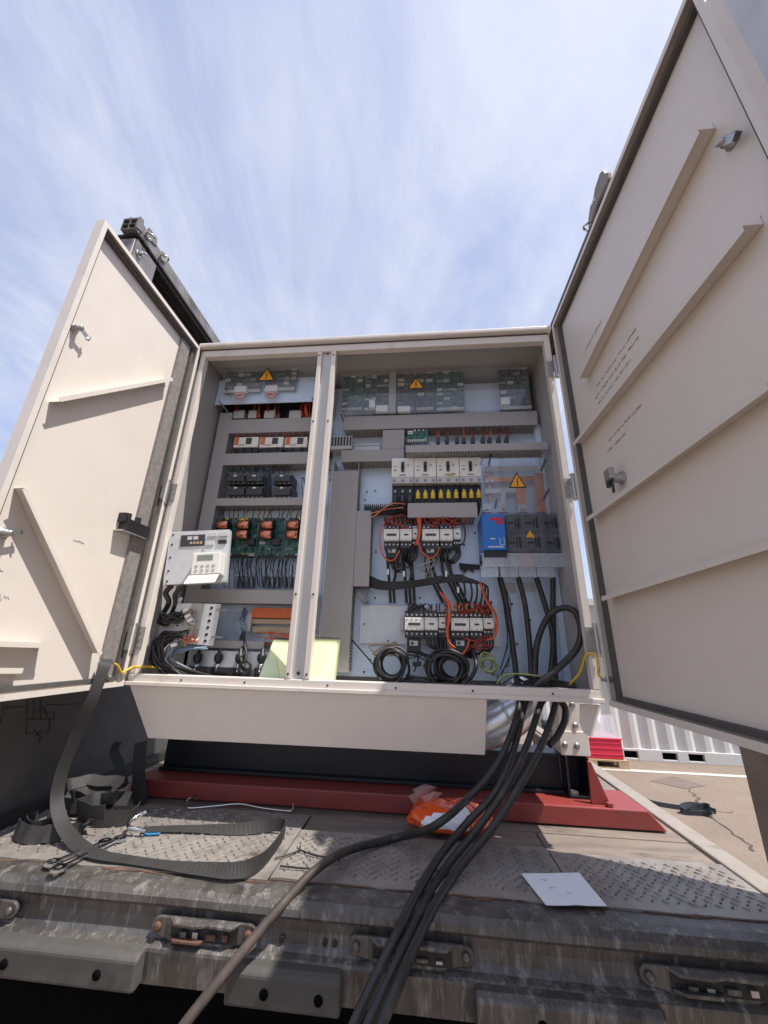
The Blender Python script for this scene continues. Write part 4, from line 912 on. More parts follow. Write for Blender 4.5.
# cable glands on the bottom rail
r = rect(184,651,267,668,.20); m = MB(); m.box(r[0],r[1],.20,.205,r[2],r[3]); gp = part('gland_plate', m, 'zinc_plate', bev=.001)
r = rect(184,668,300,683,.17); m = MB(); m.box(r[0],r[1]-.03,.17,.23,.034,r[3]); part('lower_tray', m, 'dark_plastic')
for px in (198,219,240,262):
    c = V3(px,656,.18); m = MB(); m.lathe([(.009,-.062),(.009,-.024),(.014,-.022),(.0175,-.012),(.0175,.002),(.013,.008),(.008,.011),(.007,.03)], c, (0,0,1), 14, 0); gl = part('cable_gland', m, 'black_plastic')
    m = MB(); m.lathe([(.0105,-.058),(.0105,-.026)], c, (0,0,1), 12); obj('metal_collar', m, 'chrome', gl)
for px in (209,230,252):
    c = V3(px,672,.155); m = MB(); m.lathe([(.008,-.02),(.010,-.005),(.010,.01),(.006,.016)], c, (0,0,1), 10); part('small_gland', m, 'dark_plastic')
m = MB(); c = V3(245,667,.145); m.tube([c+Vector((.022*math.cos(t),0,.022*math.sin(t))) for t in [2*math.pi*i/12 for i in range(12)]], .006, 8, closed=True, seg=2); part('cable_ring', m, 'cable_black')

# ---- right compartment: small board and ferrules
board(rect(407,430,428,443,.20), .20, 'pcb', 70, 26)
r = rect(404,443,411,448,.19); m = MB(); m.box(r[0],r[1],.19,.25,r[2],r[3]); part('ferrite', m, 'black_plastic', bev=.003)
for k, px in enumerate((438,447,457,464,473,483,490,499,507)):
    wires(3,(px-1.5,px+2,426.5),(px-.8,px+.8,440),'wire_red' if k % 3 else 'wire_orange',.0022,80+k,.02,.006,'wire',.235,.225)
    r = rect(px-1.6,437,px+2,442.5,.215); m = MB(); m.box(r[0],r[1],.215,.245,r[2],r[3]); part('terminal', m, 'dark_plastic', bev=.001)
r = rect(430,442,512,445,.25); m = MB(); m.box(r[0],r[1],.246,YP-.001,r[2]-.004,r[3]); part('mounting_rail', m, 'zinc_plate')
# ---- four moulded-case circuit breakers
xs = [PY(q,468,.17)[0] for q in (391.5,414,436.5,459.5,481.5)]
for i in range(4):
    xa, xb = xs[i]+.001, xs[i+1]-.001; px = (391.5,414,436.5,459.5)[i]+11; sl = -.10*i
    zt, zm, zl, zb = (PY(px,q,.17)[1] for q in (458-.25*i,477-.25*i,483-.25*i,500-.25*i))
    m = MB(); m.box(xa,xb,.17,YP-.001,zm,zt); 
    br = part('circuit_breaker', m, 'white_plastic', bev=.002)
    m = MB()
    for k in range(4): x = xa+.006+k*(xb-xa-.012)/3; m.box(x-.005,x+.005,.19,.235,zt+.0005,zt+.010)
    obj('top_barrier', m, 'white_plastic', br)
    m = MB(); cx = (xa+xb)/2; m.box(cx-.007,cx+.007,.1675,.1697,zm+.024,zt-.020); obj('toggle_slot', m, 'dark_plastic', br)
    m = MB(); m.box(cx-.0045,cx+.0045,.150,.1672,zm+.045,zm+.062); obj('toggle', m, 'black_plastic', br, bev=.001)
    m = MB(); m.box(xa,xb,.172,YP-.001,zl,zm-.0006); ls = obj('label_strip', m, 'light_grey_plastic', br, bev=.001)
    m = MB()
    for k in range(3): x = xa+.012+k*(xb-xa-.024)/2; m.box(x-.006,x+.006,.1705,.1717,zl+.006,zl+.018)
    m.box(xa+.01,xa+.022,.1685,.1698,zm+.03,zm+.036); m.box(xa+.01,xa+.022,.1685,.1698,zm+.05,zm+.053); m.box(cx+.02,cx+.028,.1685,.1698,zt-.04,zt-.034); m.box(cx-.014,cx+.014,.1685,.1698,zm+.006,zm+.012)
    obj('printed_marks', m, 'grey_plastic', br, kind='stuff')
    m = MB(); m.box(xa+.002,xb-.002,.20,YP-.001,zb,zl-.0006); obj('terminal_housing', m, 'black_plastic', br)
    for k in range(3):
        x = xa+(xb-xa)*(k+.5)/3; m = MB()
        if i == 0: m.lathe([(.011,.0),(.0125,.01),(.012,.034),(.008,.042)], (x,.186,zb-.008), (0,0,1), 10); obj('cable_boot', m, 'dark_plastic', br)
        else: m.box(x-.0085,x+.0085,.182,.1995,zb+.012,zb+.040); m.box(x-.005,x+.005,.178,.1815,zb+.020,zb+.046); obj('cable_clip', m, 'yellow_plastic', br, bev=.001)
        mm = MB(); mm.cyl((x,.192,zb+.042),(x,.192,zb+.055),.006,n=8); obj('terminal_lug', mm, 'bolt_steel', br)
        wire('wire', [(x,.19,zb+.012),(x+rnd.uniform(-.006,.006),.188,zb-.02),(x+rnd.uniform(-.008,.008),.215,zb-.06)], .0048, 'wire_black')
m = MB(); p = V3(455,474,.168); m.tube([p,p+Vector((-.01,-.006,.0)),p+Vector((-.025,-.004,-.006))], .003, 5); part('seal_tag', m, 'wire_yellow')
# comb strips seen below the open ducts
m = MB()
for i in range(22):
    p = V3(364+i*2.0,506,.22); m.box(p.x,p.x+.004,.22,.262,p.z-.012,p.z+.010)
a_, b_ = V3(363,510,.22), V3(408,510,.22); m.box(a_.x,b_.x,.22,YP-.001,a_.z-.006,a_.z-.002); part('open_duct_comb', m, 'dark_plastic')
cable_mess(7,[(372,514,.19),(374,512,.19)],[(390,509,.18)],[(404,504,.19),(408,506,.19)],.004,'cable_black',15); cable_mess(2,[(371,514,.18)],[(390,510,.17)],[(405,507,.18)],.004,'enamel_copper',16)
# ---- contactors
def contactor(px, py0, py1, yf, pxb, big):
    """px..pxb columns, py0..py1 rows; dark terminal housings above and below a white face"""
    r = rect(px, py0, pxb, py1, yf); xa, xb, za, zb = r; h = zb-za; e = .0006
    m = MB(); m.box(xa+e,xb-e,yf+.022,YP-.001-(.0),za,zb); ct = part('contactor', m, 'dark_plastic', bev=.0015)
    m = MB(); m.box(xa+e,xb-e,yf,yf+.0215,za+h*.26,za+h*.72); fc = obj('face', m, 'white_plastic', ct, bev=.002)
    w = xb-xa; m = MB()
    if big: m.box(xa+w*.2,xb-w*.2,yf-.002,yf-.0003,za+h*.44,za+h*.53)
    else: m.box(xa+w*.35,xb-w*.3,yf-.002,yf-.0003,za+h*.46,za+h*.52)
    obj('actuator', m, 'dark_plastic', ct)
    m = MB(); nsc = 4 if big else 3
    for k in range(nsc):
        x = xa+w*(k+.5)/nsc; m.cyl((x,yf+.0217,za+h*.84),(x,yf+.017,za+h*.84),.004,n=8); m.cyl((x,yf+.0217,za+h*.14),(x,yf+.017,za+h*.14),.004,n=8)
        m.box(x-.003,x+.003,yf-.0015,yf-.0003,za+h*.64,za+h*.68); m.box(x-.003,x+.003,yf-.0015,yf-.0003,za+h*.29,za+h*.33)
    obj('terminal_screws', m, 'bolt_steel', ct, kind='stuff')
    return ct, r
def overload(px, py0, py1, pxb, yf):
    r = rect(px, py0, pxb, py1, yf); xa, xb, za, zb = r
    m = MB(); m.box(xa,xb,yf,YP-.001,za,zb); o = part('overload_relay', m, 'black_plastic', bev=.002)
    m = MB(); m.box(xa+.010,xb-.010,yf-.004,yf-.0005,za+.022,zb-.008); obj('dial_plate', m, 'light_grey_plastic', o, bev=.001)
    m = MB(); m.cyl((xa+.02,yf-.0045,za+.032),(xa+.02,yf-.008,za+.032),.006,n=10); obj('dial', m, 'dark_plastic', o)
    return o
for (a, b, c, d, y0, y1) in ((383.5,399.5,412,418,522,547),(422,439.5,453,461,522,547)):
    contactor(a,y0,y1,.165,b,True); contactor(b+.3,y0,y1,.17,c,False); contactor(c+.3,y0,y1-2,.18,d,False)
    overload(a+2.5,547.5,558,a+14.5,.175)
    wires(9,(a,d,517),(a+2,d-1,526),'wire_red',.0028,int(a),.02,.006,y0=.215,y1=.20); wires(6,(a+3,d-3,518),(a+3,d-3,526),'wire_black',.004,int(a)+1,.02,y0=.215,y1=.2)
    wires(5,(a+16,a+28,546),(a+18,a+27,562),'wire_black',.005,int(a)+2,.02,y0=.2,y1=.22)
    wires(3,(a+4,a+13,557),(a+4,a+13,562),'enamel_copper',.003,int(a)+4,.01,y0=.2,y1=.21)
    for k in range(3):
        p = [V3(d-2-k*2.5,546,.19),V3(d-1-k*2,556-k,.175),V3(d-7-k*1.5,563-k*1.5,.19),V3(d-12,561,.22)]; wire('wire', p, .004, 'wire_black')
    # main conductors running down
    for k, o_ in enumerate((4,8,20,24,28)):
        wire('wire', [V3(a+o_,560,.215),V3(a+o_+1+k%2*3,572,.20),V3(a+o_+(8 if a > 400 else 2),585,.215),V3(a+o_+(17 if a > 400 else 3),603,.235)], .0062, 'cable_black')
wire('wire', [V3(390,519,.19),V3(381,528,.17),V3(380,545,.165),V3(385,558,.165),V3(394,560,.165),V3(400,550,.17)], .0032, 'wire_orange')
wire('wire', [V3(421,518,.18),V3(418,535,.165),V3(421,550,.16),V3(430,558,.16),V3(437,554,.165),V3(439,547,.17)], .0032, 'wire_orange')
wire('wire', [V3(419,518,.17),V3(420,530,.16),V3(417,545,.165)], .006, 'wire_orange'); wire('wire', [V3(417,518,.175),V3(418.5,532,.165),V3(415,546,.17)], .004, 'wire_red')
wire('wire', [V3(461,522,.19),V3(465,530,.18),V3(464,542,.185),V3(460,545,.2)], .003, 'wire_black')
m = MB(); p0 = V3(461,567,.25)
m.prism([tuple(V3(*q,.262)) for q in ((459,563),(482,565),(481,570),(474,569),(473,573),(469,569),(463,574),(464,569),(461,571))], (0,.002,0)); part('torn_label', m, 'asphalt_tape')
# broad black cable run
m = MB()
for k in range(6):
    e_ = (468,474,480,484,488,490)[k]
    m.tube([V3(367,575+k*2.1,.225),V3(385,582+k*1.5,.195-k*.003),V3(415,581+k*1.1,.18+.004*(k%2)),V3(445,576+k*1.2,.175),V3(462,575.5+k*1.3,.175),V3(e_-5,579+k*1.2,.18),V3(e_-3+k%2,595,.19),V3(e_-9+k*1.2,613,.2)], .0040, 7, seg=7)
part('cable_run', m, 'cable_black')
cable_mess(7,[(386,519,.19),(405,518,.19)],[(392,522,.175)],[(388,527,.175),(410,526,.175)],.0022,'wire_red',61); cable_mess(7,[(425,519,.19),(452,518,.19)],[(438,522,.175)],[(428,527,.175),(456,526,.175)],.0022,'wire_red',62); cable_mess(6,[(388,556,.18)],[(392,564,.17),(400,566,.17)],[(397,572,.2),(408,566,.2)],.0026,'wire_black',63); cable_mess(5,[(428,558,.18)],[(431,566,.17),(424,572,.18)],[(433,575,.2)],.003,'bolt_steel',64); cable_mess(7,[(455,606,.18),(490,605,.18)],[(472,609,.17)],[(458,614,.17),(488,614,.17)],.0022,'wire_red',65); cable_mess(6,[(466,640,.165),(486,638,.165)],[(476,644,.155)],[(470,650,.17),(490,646,.17)],.0024,'wire_red',66); cable_mess(5,[(410,606,.19),(424,606,.19)],[(416,603,.18)],[(409,612,.175),(422,612,.175)],.0034,'wire_black',67)
m = MB()
for k in range(5): m.tube([V3(357+k*2.4,587,.23),V3(359+k*1.5,596+k,.21),V3(364+k,603,.235)], .005, 6)
part('wire_bundle', m, 'grey_plastic')
# lower sub-plate and the second pair of contactors
r = rect(360,606,499,645,.255); m = MB(); m.box(r[0],r[1],.252,.256,r[2],r[3]); m.box(r[0],r[0]+.003,.257,YP-.001,r[2],r[3]); m.box(r[1]-.003,r[1],.257,YP-.001,r[2],r[3]); part('sub_plate', m, 'zinc_plate', bev=.001)
for (px, py) in ((364,624),(388,641)):
    p = V3(px,py,.25); m = MB(); m.cyl((p.x,.2515,p.z),(p.x,.2505,p.z),.004,n=8); part('screw', m, 'dark_plastic')
m = MB(); r = rect(400,617,404,630,.22); m.box(r[0],r[1],.22,.251,r[2],r[3]); part('end_bracket', m, 'light_grey_plastic', bev=.001)
YP_s = YP; YP = .2515
for (a, b, c, d, y0, y1) in ((404.5,424,438,447,610,637.5),(451,469.5,483,494,610.5,638)):
    contactor(a,y0,y1,.155,b,True); contactor(b+.3,y0,y1,.16,c,False); contactor(c+.3,y0+1,y1-3,.17,d,False)
    overload(a+2.5,638.5,652,a+16,.165)
YP = YP_s
for k in range(4):
    for base in (0,46):
        p = [V3(436+base-k*3,635,.19),V3(438+base-k*3.2,645,.18),V3(433+base-k*.6+6,654-k*1.2,.185),V3(441+base,656,.2)] if base == 0 else [V3(482+k*3.2,636,.19),V3(484+k*3,645,.18),V3(480+k*2.4,653,.185),V3(474,654,.2)]
        wire('wire', p, .004, 'wire_black')
wires(5,(408,424,606),(408,424,613),'wire_black',.0045,90,.02,y0=.2,y1=.19); wires(8,(452,494,604),(453,493,613),'wire_yellow',.003,91,.02,y0=.2,y1=.185); wires(7,(455,494,602),(456,493,613),'wire_black',.005,92,.02,y0=.2,y1=.185)
wires(5,(466,474,640),(464,472,658),'wire_black',.006,94,.02,y0=.2,y1=.2); wires(5,(438,446,637),(438,446,658),'wire_black',.006,95,.02,y0=.2,y1=.2)
wire('wire', [V3(440,592,.17),V3(448,603,.15),V3(450,617,.145),V3(447,634,.145),V3(453,650,.15),V3(461,655,.15),V3(467,648,.155),V3(469,640,.16)], .0042, 'wire_orange')
wire('wire', [V3(442,594,.17),V3(450,604,.15),V3(448.5,620,.145),V3(448,640,.145),V3(455,648,.15)], .0038, 'wire_orange'); wire('wire', [V3(443,594,.17),V3(447,606,.155),V3(446,625,.15),V3(449,642,.15)], .0035, 'wire_red')
wire('wire', [V3(480,583,.17),V3(486,600,.155),V3(494,613,.15),V3(497,625,.15),V3(494,637,.16),V3(486,640,.17)], .004, 'wire_orange'); wire('wire', [V3(481,584,.17),V3(489,603,.16),V3(496,616,.155),V3(495,632,.16)], .0035, 'wire_red')
# ---- coils of cable on the cabinet floor
def coil(px, py, y, rpx, n, r, mt, name, seed, squash=1.0):
    rnd = random.Random(seed); m = MB(); c = V3(px,py,y); R_ = V3(px+rpx,py,y).x-c.x; pts = []
    for i in range(n*14):
        t = 2*math.pi*i/14; k = i/14; rr = R_*(1+.17*math.sin(k*2.3+seed)+.05*math.sin(t*1.37+seed*2)); pts.append(c+Vector((rr*math.cos(t)+.008*math.sin(k*5), (k/n-.5)*-.045+.01*math.sin(t*1.5), rr*squash*math.sin(t)+.006*math.cos(k*3))))
    m.tube(pts, r, 7, seg=2); return part(name, m, mt)
coil(391,665,.12,14,7,.0052,'cable_black','cable_coil',1,1.0); coil(447,668,.11,18,8,.0050,'cable_black','cable_coil',2,.82); coil(452,668,.12,12,5,.0050,'cable_black','cable_coil',5,.85)
coil(488,664,.15,7,4,.0038,'wire_yellow_green','cable_coil',3,1.15)
m = MB(); m.tube([V3(404,682,.12),V3(420,680,.10),V3(435,684,.10),V3(450,684,.09)], .0075, 8); m.tube([V3(406,676,.13),V3(425,679,.11),V3(438,678,.10)], .0068, 8); m.tube([V3(462,684,.09),V3(472,676,.1),V3(476,664,.12),V3(473,650,.16)], .008, 8); m.tube([V3(478,683,.10),V3(500,687,.09),V3(520,686,.09),V3(545,688,.08)], .009, 8); m.tube([V3(410,650,.19),V3(425,655,.17),V3(440,660,.15)], .005, 7); part('loose_cable', m, 'cable_black')
m = MB(); m.tube([V3(352,640,.25),V3(366,656,.22),V3(376,668,.18)], .003, 6); part('loose_wire', m, 'wire_black'); m = MB(); m.tube([V3(414,672,.17),V3(418,660,.18),V3(416,650,.2)], .003, 6); part('loose_wire', m, 'wire_black')
m = MB(); p = V3(417,664,.16); m.obox(p, (1,0,.1), (0,1,0), (-.1,0,1), .016, .012, .008); p = V3(426,666,.15); m.obox(p, (1,0,-.3), (0,1,0), (.3,0,1), .01, .01, .008); part('connector', m, 'black_plastic', bev=.002)
m = MB(); m.tube([V3(497,684,.10),V3(503,676,.09),V3(517,674,.085),V3(538,676,.08),V3(555,680,.08),V3(570,686,.07)], .0038, 6); part('loose_wire', m, 'wire_yellow_green')
m = MB(); m.tube([V3(498,577,.21),V3(504,600,.22),V3(510,630,.22),V3(508,655,.2),V3(500,672,.17),V3(492,675,.16)], .0045, 6); m.tube([V3(500,577,.21),V3(507,600,.225),V3(512,632,.225),V3(510,660,.2)], .003, 6); part('wire_bundle', m, 'wire_grey_blue')
# ---- soft starter, fuse switch, covers and bus bars on the right
r = rect(483,514,505.5,550,.14); xa, xb, za, zb = r
m = MB(); m.box(xa,xb,.14,YP-.001,za,zb); ss = part('soft_starter', m, 'blue_plastic', bev=.003)
m = MB(); m.box(xa-.001,xb+.001,.148,YP-.002,za-.028,za-.0005); obj('lower_housing', m, 'black_plastic', ss, bev=.002)
w, h = xb-xa, zb-za; m = MB()
m.box(xa+w*.32,xa+w*.92,.1385,.1397,za+h*.82,za+h*.90); m.box(xa+w*.62,xa+w*.96,.1385,.1397,za+h*.72,za+h*.80); obj('red_logo', m, 'red_print', ss)
m = MB(); m.box(xa+w*.30,xa+w*.52,.1385,.1397,za+h*.29,za+h*.32); m.box(xa+w*.2,xa+w*.86,.1385,.1397,za+h*.07,za+h*.10); m.box(xa+w*.72,xa+w*.74,.1385,.1397,za+h*.13,za+h*.33); m.box(xa+w*.90,xa+w*.92,.1385,.1397,za+h*.13,za+h*.33); m.box(xa+w*.74,xa+w*.90,.1385,.1397,za+h*.13,za+h*.145); obj('white_print', m, 'white_plastic', ss)
r = rect(506,513,562,553,.16); xa, xb, za, zb = r; zmid = (za+zb)/2; w = (xb-xa)/3
m = MB(); m.box(xa,xb,.175,YP-.001,za,zb); fs_ = part('fuse_switch', m, 'grey_plastic', bev=.003)
for i in range(3):
    for z0, z1 in ((za+.003,zmid-.002),(zmid+.002,zb-.003)):
        m = MB(); m.box(xa+i*w+.003,xa+(i+1)*w-.003,.16,.1745,z0,z1); md = obj('fuse_cover', m, 'smoked_acrylic', fs_, bev=.002)
        m = MB(); zc = (z0+z1)/2; x0 = xa+i*w
        m.box(x0+w*.52,x0+w*.58,.156,.1597,zc-.018,zc+.018); m.box(x0+w*.68,x0+w*.76,.154,.1597,zc-.022,zc+.022); m.box(x0+w*.10,x0+w*.45,.157,.1597,zc-.003,zc+.003); obj('grip_rib', m, 'black_plastic', fs_)
sg_ = rect(526,530,535,537,.152); m = MB(); m.prism([(sg_[0],.157,sg_[2]),(sg_[1],.157,sg_[2]),((sg_[0]+sg_[1])/2,.157,sg_[3])], (0,.001,0)); obj('hazard_mark', m, 'sign_yellow', fs_)
r2 = rect(482,553.5,565,567,.155); m = MB(); m.box(r2[0],r2[1],.15,.153,r2[2],r2[3]); m.box(r2[0],r2[1],.1535,.24,r2[3]-.003,r2[3]); cv = part('terminal_cover', m, 'milky_acrylic')
for px in (490,510,528,546):
    p = V3(px,560,.20); m = MB(); m.box(p.x-.022,p.x+.022,.20,.208,p.z-.024,p.z+.030); m.cyl((p.x,.1995,p.z),(p.x,.188,p.z),.011,n=6); part('terminal_lug', m, 'copper' if px == 528 else 'bolt_steel', bev=.001)
    r3 = rect(px-9,566,px+8,577,.165); m = MB(); m.box(r3[0],r3[1],.165,.168,r3[2],r3[3]); m.box(r3[0],r3[0]+.003,.1685,.235,r3[2],r3[3]); m.box(r3[1]-.003,r3[1],.1685,.235,r3[2],r3[3]); part('terminal_shroud', m, 'milky_acrylic')
for px, c_ in ((487,'bolt_steel'),(503,'bolt_steel'),(522,'bolt_steel'),(541,'copper')):
    r3 = rect(px-4,504,px+5,512.5,.21); m = MB(); m.box(r3[0],r3[1],.21,.218,r3[2],r3[3]); m.cyl(((r3[0]+r3[1])/2,.2095,(r3[2]+r3[3])/2),((r3[0]+r3[1])/2,.198,(r3[2]+r3[3])/2),.010,n=6); part('terminal_lug', m, c_, bev=.001)
def bar(a, b, y, wd, mt='copper'):
    A, B = V3(*a,y), V3(*b,y); dd = (B-A).normalized(); m = MB(); m.obox(A.lerp(B,.5), dd, dd.cross(Vector((0,1,0))), (0,1,0), (B-A).length/2, wd/2, .0025); return part('bus_bar', m, mt, bev=.0008)
bar((541,508),(538,473),.225,.04); bar((522,508),(520,479),.235,.04); bar((485,469),(549,468),.245,.022,'zinc_plate'); bar((485,480),(540,478),.245,.022,'copper'); bar((485,491),(523,490),.245,.022,'zinc_plate'); bar((490,500),(489,462),.25,.012); bar((503,508),(503,491),.225,.02,'zinc_plate')
for (px, py) in ((492,470),(492,481),(492,492),(487,470),(487,481),(487,492)):
    p = V3(px,py,.225); m = MB(); m.cyl((p.x,.2425,p.z),(p.x,.228,p.z),.008,n=6); part('bus_bolt', m, 'bolt_steel')
for a, b in (((546,459),(541,471)),((549,489),(543,500)),((491,455),(489,463)),((497,499),(495,508))):
    m = MB(); m.cyl(V3(*a,.15), V3(*b,.20), .0055, n=8); part('standoff', m, 'dark_plastic')
r = rect(500,586,518,592,.275); 
for (px, py) in ((508,589),(528,588)):
    r = rect(px-7,py-6,px+7,py+4,.277); m = MB(); m.box(r[0],r[1],.277,.2792,r[2],r[3]); part('rating_label', m, 'light_grey_plastic')
rnd2 = random.Random(3); m = MB()
for (px, py) in ((355,478),(352,488),(360,486),(367,492),(375,491),(384,466),(365,500),(370,540),(376,552),(475,533),(464,545),(472,510),(463,600),(420,598),(375,598),(512,604),(540,582),(562,585),(560,600),(517,644),(530,620),(545,600),(370,660),(364,672),(330,470),(330,480),(303,478)):
    p = V3(px,py,.279); m.cyl((p.x,.2795,p.z),(p.x,.2783,p.z),.0045,n=8)
part('panel_holes', m, 'asphalt_tape', kind='stuff')
# cabinet floor clutter on the right wall
m = MB(); r = rect(562,470,567,600,.24); m.box(W-.03,W-.0065,.235,.2795,.04,1.15); part('side_channel', m, 'galvanised')

# finer wiring between the rows
for k, (a, b, c_, d, mt) in enumerate(((226,300,558,570,'wire_grey_blue'),(232,300,556,574,'wire_black'),(228,262,466,473,'wire_black'),(270,292,466,473,'wire_black'))):
    wires(9,(a,b,c_),(a+2,b-2,d),mt,.0016,200+k,.025,.01,y0=.225,y1=.215)
wires(12,(224,262,466),(226,262,474),'wire_grey_blue',.0014,210,.02,.012); wires(6,(266,271,468),(265,272,496),'wire_blue',.0016,211,.02,.01,y0=.205,y1=.205)
wires(12,(393,480,502),(394,478,506),'wire_black',.0036,212,.01,.004,y0=.19,y1=.2); wires(9,(416,479,484),(416,479,489),'wire_black',.0030,213,.008,.003,y0=.19,y1=.185)
wires(10,(412,475,517),(412,470,524),'wire_orange',.0018,214,.025,.014,y0=.19,y1=.19); wires(8,(384,416,517),(386,416,523),'wire_black',.0026,215,.02,.01,y0=.19,y1=.185)
wires(10,(406,446,604),(406,446,611),'wire_black',.0028,216,.02,.01,y0=.19,y1=.18); wires(8,(453,493,603),(454,493,611),'wire_orange',.0016,217,.02,.012,y0=.18,y1=.175)
wires(10,(232,316,430),(234,314,437),'wire_orange',.0014,218,.015,.01,y0=.215,y1=.21); wires(10,(231,314,447.5),(232,314,452),'wire_black',.0022,219,.01,.006,y0=.21,y1=.21)
cable_mess(4,[(497,577,.2),(501,577,.2)],[(506,610,.23),(511,640,.23)],[(509,665,.2),(500,676,.17)],.0022,'wire_black',30); cable_mess(5,[(505,684,.1),(530,684,.1)],[(518,680,.09),(548,683,.08)],[(560,687,.07),(575,686,.06)],.003,'cable_black',31)
cable_mess(6,[(408,655,.18),(420,652,.18)],[(425,660,.16)],[(438,662,.15),(430,670,.15)],.0026,'wire_black',32); cable_mess(3,[(394,643,.24)],[(372,648,.22),(384,654,.2)],[(398,652,.2)],.003,'tan_plastic',33)
# ties and numbered tags on the runs
for k, (px, py) in enumerate(((410,583),(440,579),(388,572),(404,574),(446,574),(458,590))):
    p = V3(px,py,.165); m = MB(); m.obox(p, (1,0,0), (0,1,0), (0,0,1), .0035, .006, .011); part('cable_tie', m, 'black_plastic' if k < 2 else 'white_plastic')
# ================================================================== heavy power cables
RC = .0102
def power(name_label, pts, r=RC, mt='cable_black', seg=10, dust=None):
    m = MB(); m.tube(pts, r, 12, seg=seg)
    if dust:
        k = len(m.f)-2; rr = random.Random(3)
        for i in range(k):
            if i/k > dust+rr.uniform(-.05,.05): m.m[i] = 1
    return obj('power_cable', m, [mt, 'cable_dusty'], label=name_label, cat='cable', group='heavy cables fed into the cabinet')
dz = DK+RC+.004
def D(px, py, h=0): return VZ(px, py, dz+h)
# from the shrouds down through the floor of the cabinet, out below it and over the rear sill
power('dusty cable that leaves the bundle and drapes over the sill by the rusty latch', [V3(500,577,.21),V3(506,600,.21),V3(512,640,.20),V3(517,683,.13),V3(519,706,.08),V3(509,740,.02),V3(492,772,-.005),V3(468,798,.0),D(446,818,.088),D(424,831,.045),D(395,838),D(350,850,.006),D(318,868,.012),V3(288,898,-.285),V3(240,955,-.36),V3(185,1024,-.42),V3(150,1075,-.44)], dust=.70)
power('black cable from the second shroud, left strand of the bundle over the sill', [V3(518,577,.21),V3(525,605,.21),V3(530,650,.19),V3(531,688,.13),V3(524,708,.09),V3(515,745,.03),V3(497,790,-.03),V3(468,822,-.05),V3(440,856,-.12),V3(417,893,-.24),V3(399,930,-.34),V3(372,985,-.40),V3(352,1030,-.42),V3(338,1075,-.43)])
power('black cable from the third shroud, middle strand of the bundle over the sill', [V3(536,577,.21),V3(545,605,.21),V3(553,640,.19),V3(548,690,.12),V3(540,706,.07),V3(527,745,.01),V3(508,785,-.05),V3(478,828,-.07),V3(446,868,-.14),V3(424,905,-.26),V3(405,945,-.36),V3(384,990,-.42),V3(366,1030,-.44),V3(352,1075,-.45)])
power('black cable from the last shroud by the cabinet side, right strand of the bundle', [V3(553,577,.21),V3(553,610,.21),V3(554,650,.20),V3(556,690,.12),V3(555,706,.06),V3(543,742,-.01),V3(522,782,-.07),V3(492,828,-.09),V3(458,870,-.16),V3(434,907,-.27),V3(413,950,-.375),V3(396,990,-.44),V3(380,1030,-.46),V3(368,1075,-.47)])
power('black cable arching in a loop against the right cabinet wall', [V3(549,745,.06),V3(558,735,.08),V3(565,718,.10),V3(562,703,.12),V3(538,688,.13),V3(535,668,.15),V3(538,640,.15),V3(548,617,.13),V3(562,608,.10),V3(575,612,.07),V3(581,630,.06),V3(577,648,.05),V3(563,664,.045),V3(545,679,.05),V3(532,690,.07)], .011)

# ================================================================== notebooks
def notebook(poly, y0, y1, label, dark):
    q = [V3(*poly[0],y0), V3(*poly[1],y0), V3(*poly[2],y1), V3(*poly[3],y1)]
    t = thing('notepad', label, 'notepad', tuple((q[2]+q[3])/2))
    n = (q[1]-q[0]).cross(q[3]-q[0]).normalized()
    if n.y < 0: n = -n
    k = 8; m = MB(); vs = []
    for j in range(k+1):
        v = j/k
        for i in range(k+1):
            u_ = i/k; p = q[0].lerp(q[1],u_).lerp(q[3].lerp(q[2],u_),v)+n*(-.003*math.sin(v*math.pi)*u_); vs.append(p)
    c = len(vs); vs += [p+n*.004 for p in vs]; K = k+1
    fs = [(j*K+i,j*K+i+1,j*K+K+i+1,j*K+K+i) for j in range(k) for i in range(k)]
    rim = [(j*K, c+j*K, c+j*K+K, j*K+K) for j in range(k)]+[(j*K+k, j*K+K+k, c+j*K+K+k, c+j*K+k) for j in range(k)]+[(i, i+1, c+i+1, c+i) for i in range(k)]+[(k*K+i, c+k*K+i, c+k*K+i+1, k*K+i+1) for i in range(k)]
    m.add(vs, fs+[tuple(x+c for x in f[::-1]) for f in fs]+rim, 0, True); sh = obj('sheet', m, 'paper_green', t)
    m = MB()
    for i in range(14):
        p = q[0].lerp(q[1],(i+.5)/14); m.tube([p+n*(.006*math.cos(a)+.002)+Vector((0,0,.005*math.sin(a)+.002)) for a in [2*math.pi*j/7 for j in range(7)]], .0014, 4, closed=True, seg=2)
    obj('spiral', m, 'wire_black', t)
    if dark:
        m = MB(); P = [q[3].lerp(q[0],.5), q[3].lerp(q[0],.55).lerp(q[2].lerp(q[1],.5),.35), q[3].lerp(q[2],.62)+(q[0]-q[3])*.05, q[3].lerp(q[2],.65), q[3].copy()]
        m.prism([p-n*.0045 for p in P], n*.001); obj('painted_page_shade', m, 'paper_green_shade', t)  # shadow on the lower left of the sheet, painted as darker green
    return t
notebook([(274,639),(293,640),(293,684),(258,681)], .11, .045, 'pale green spiral notepad leaning left of the mullion over the cable glands', True)
notebook([(311,638),(340,639.5),(335,686),(307,685)], .12, .045, 'pale green spiral notepad leaning right of the mullion against the tall duct', False)

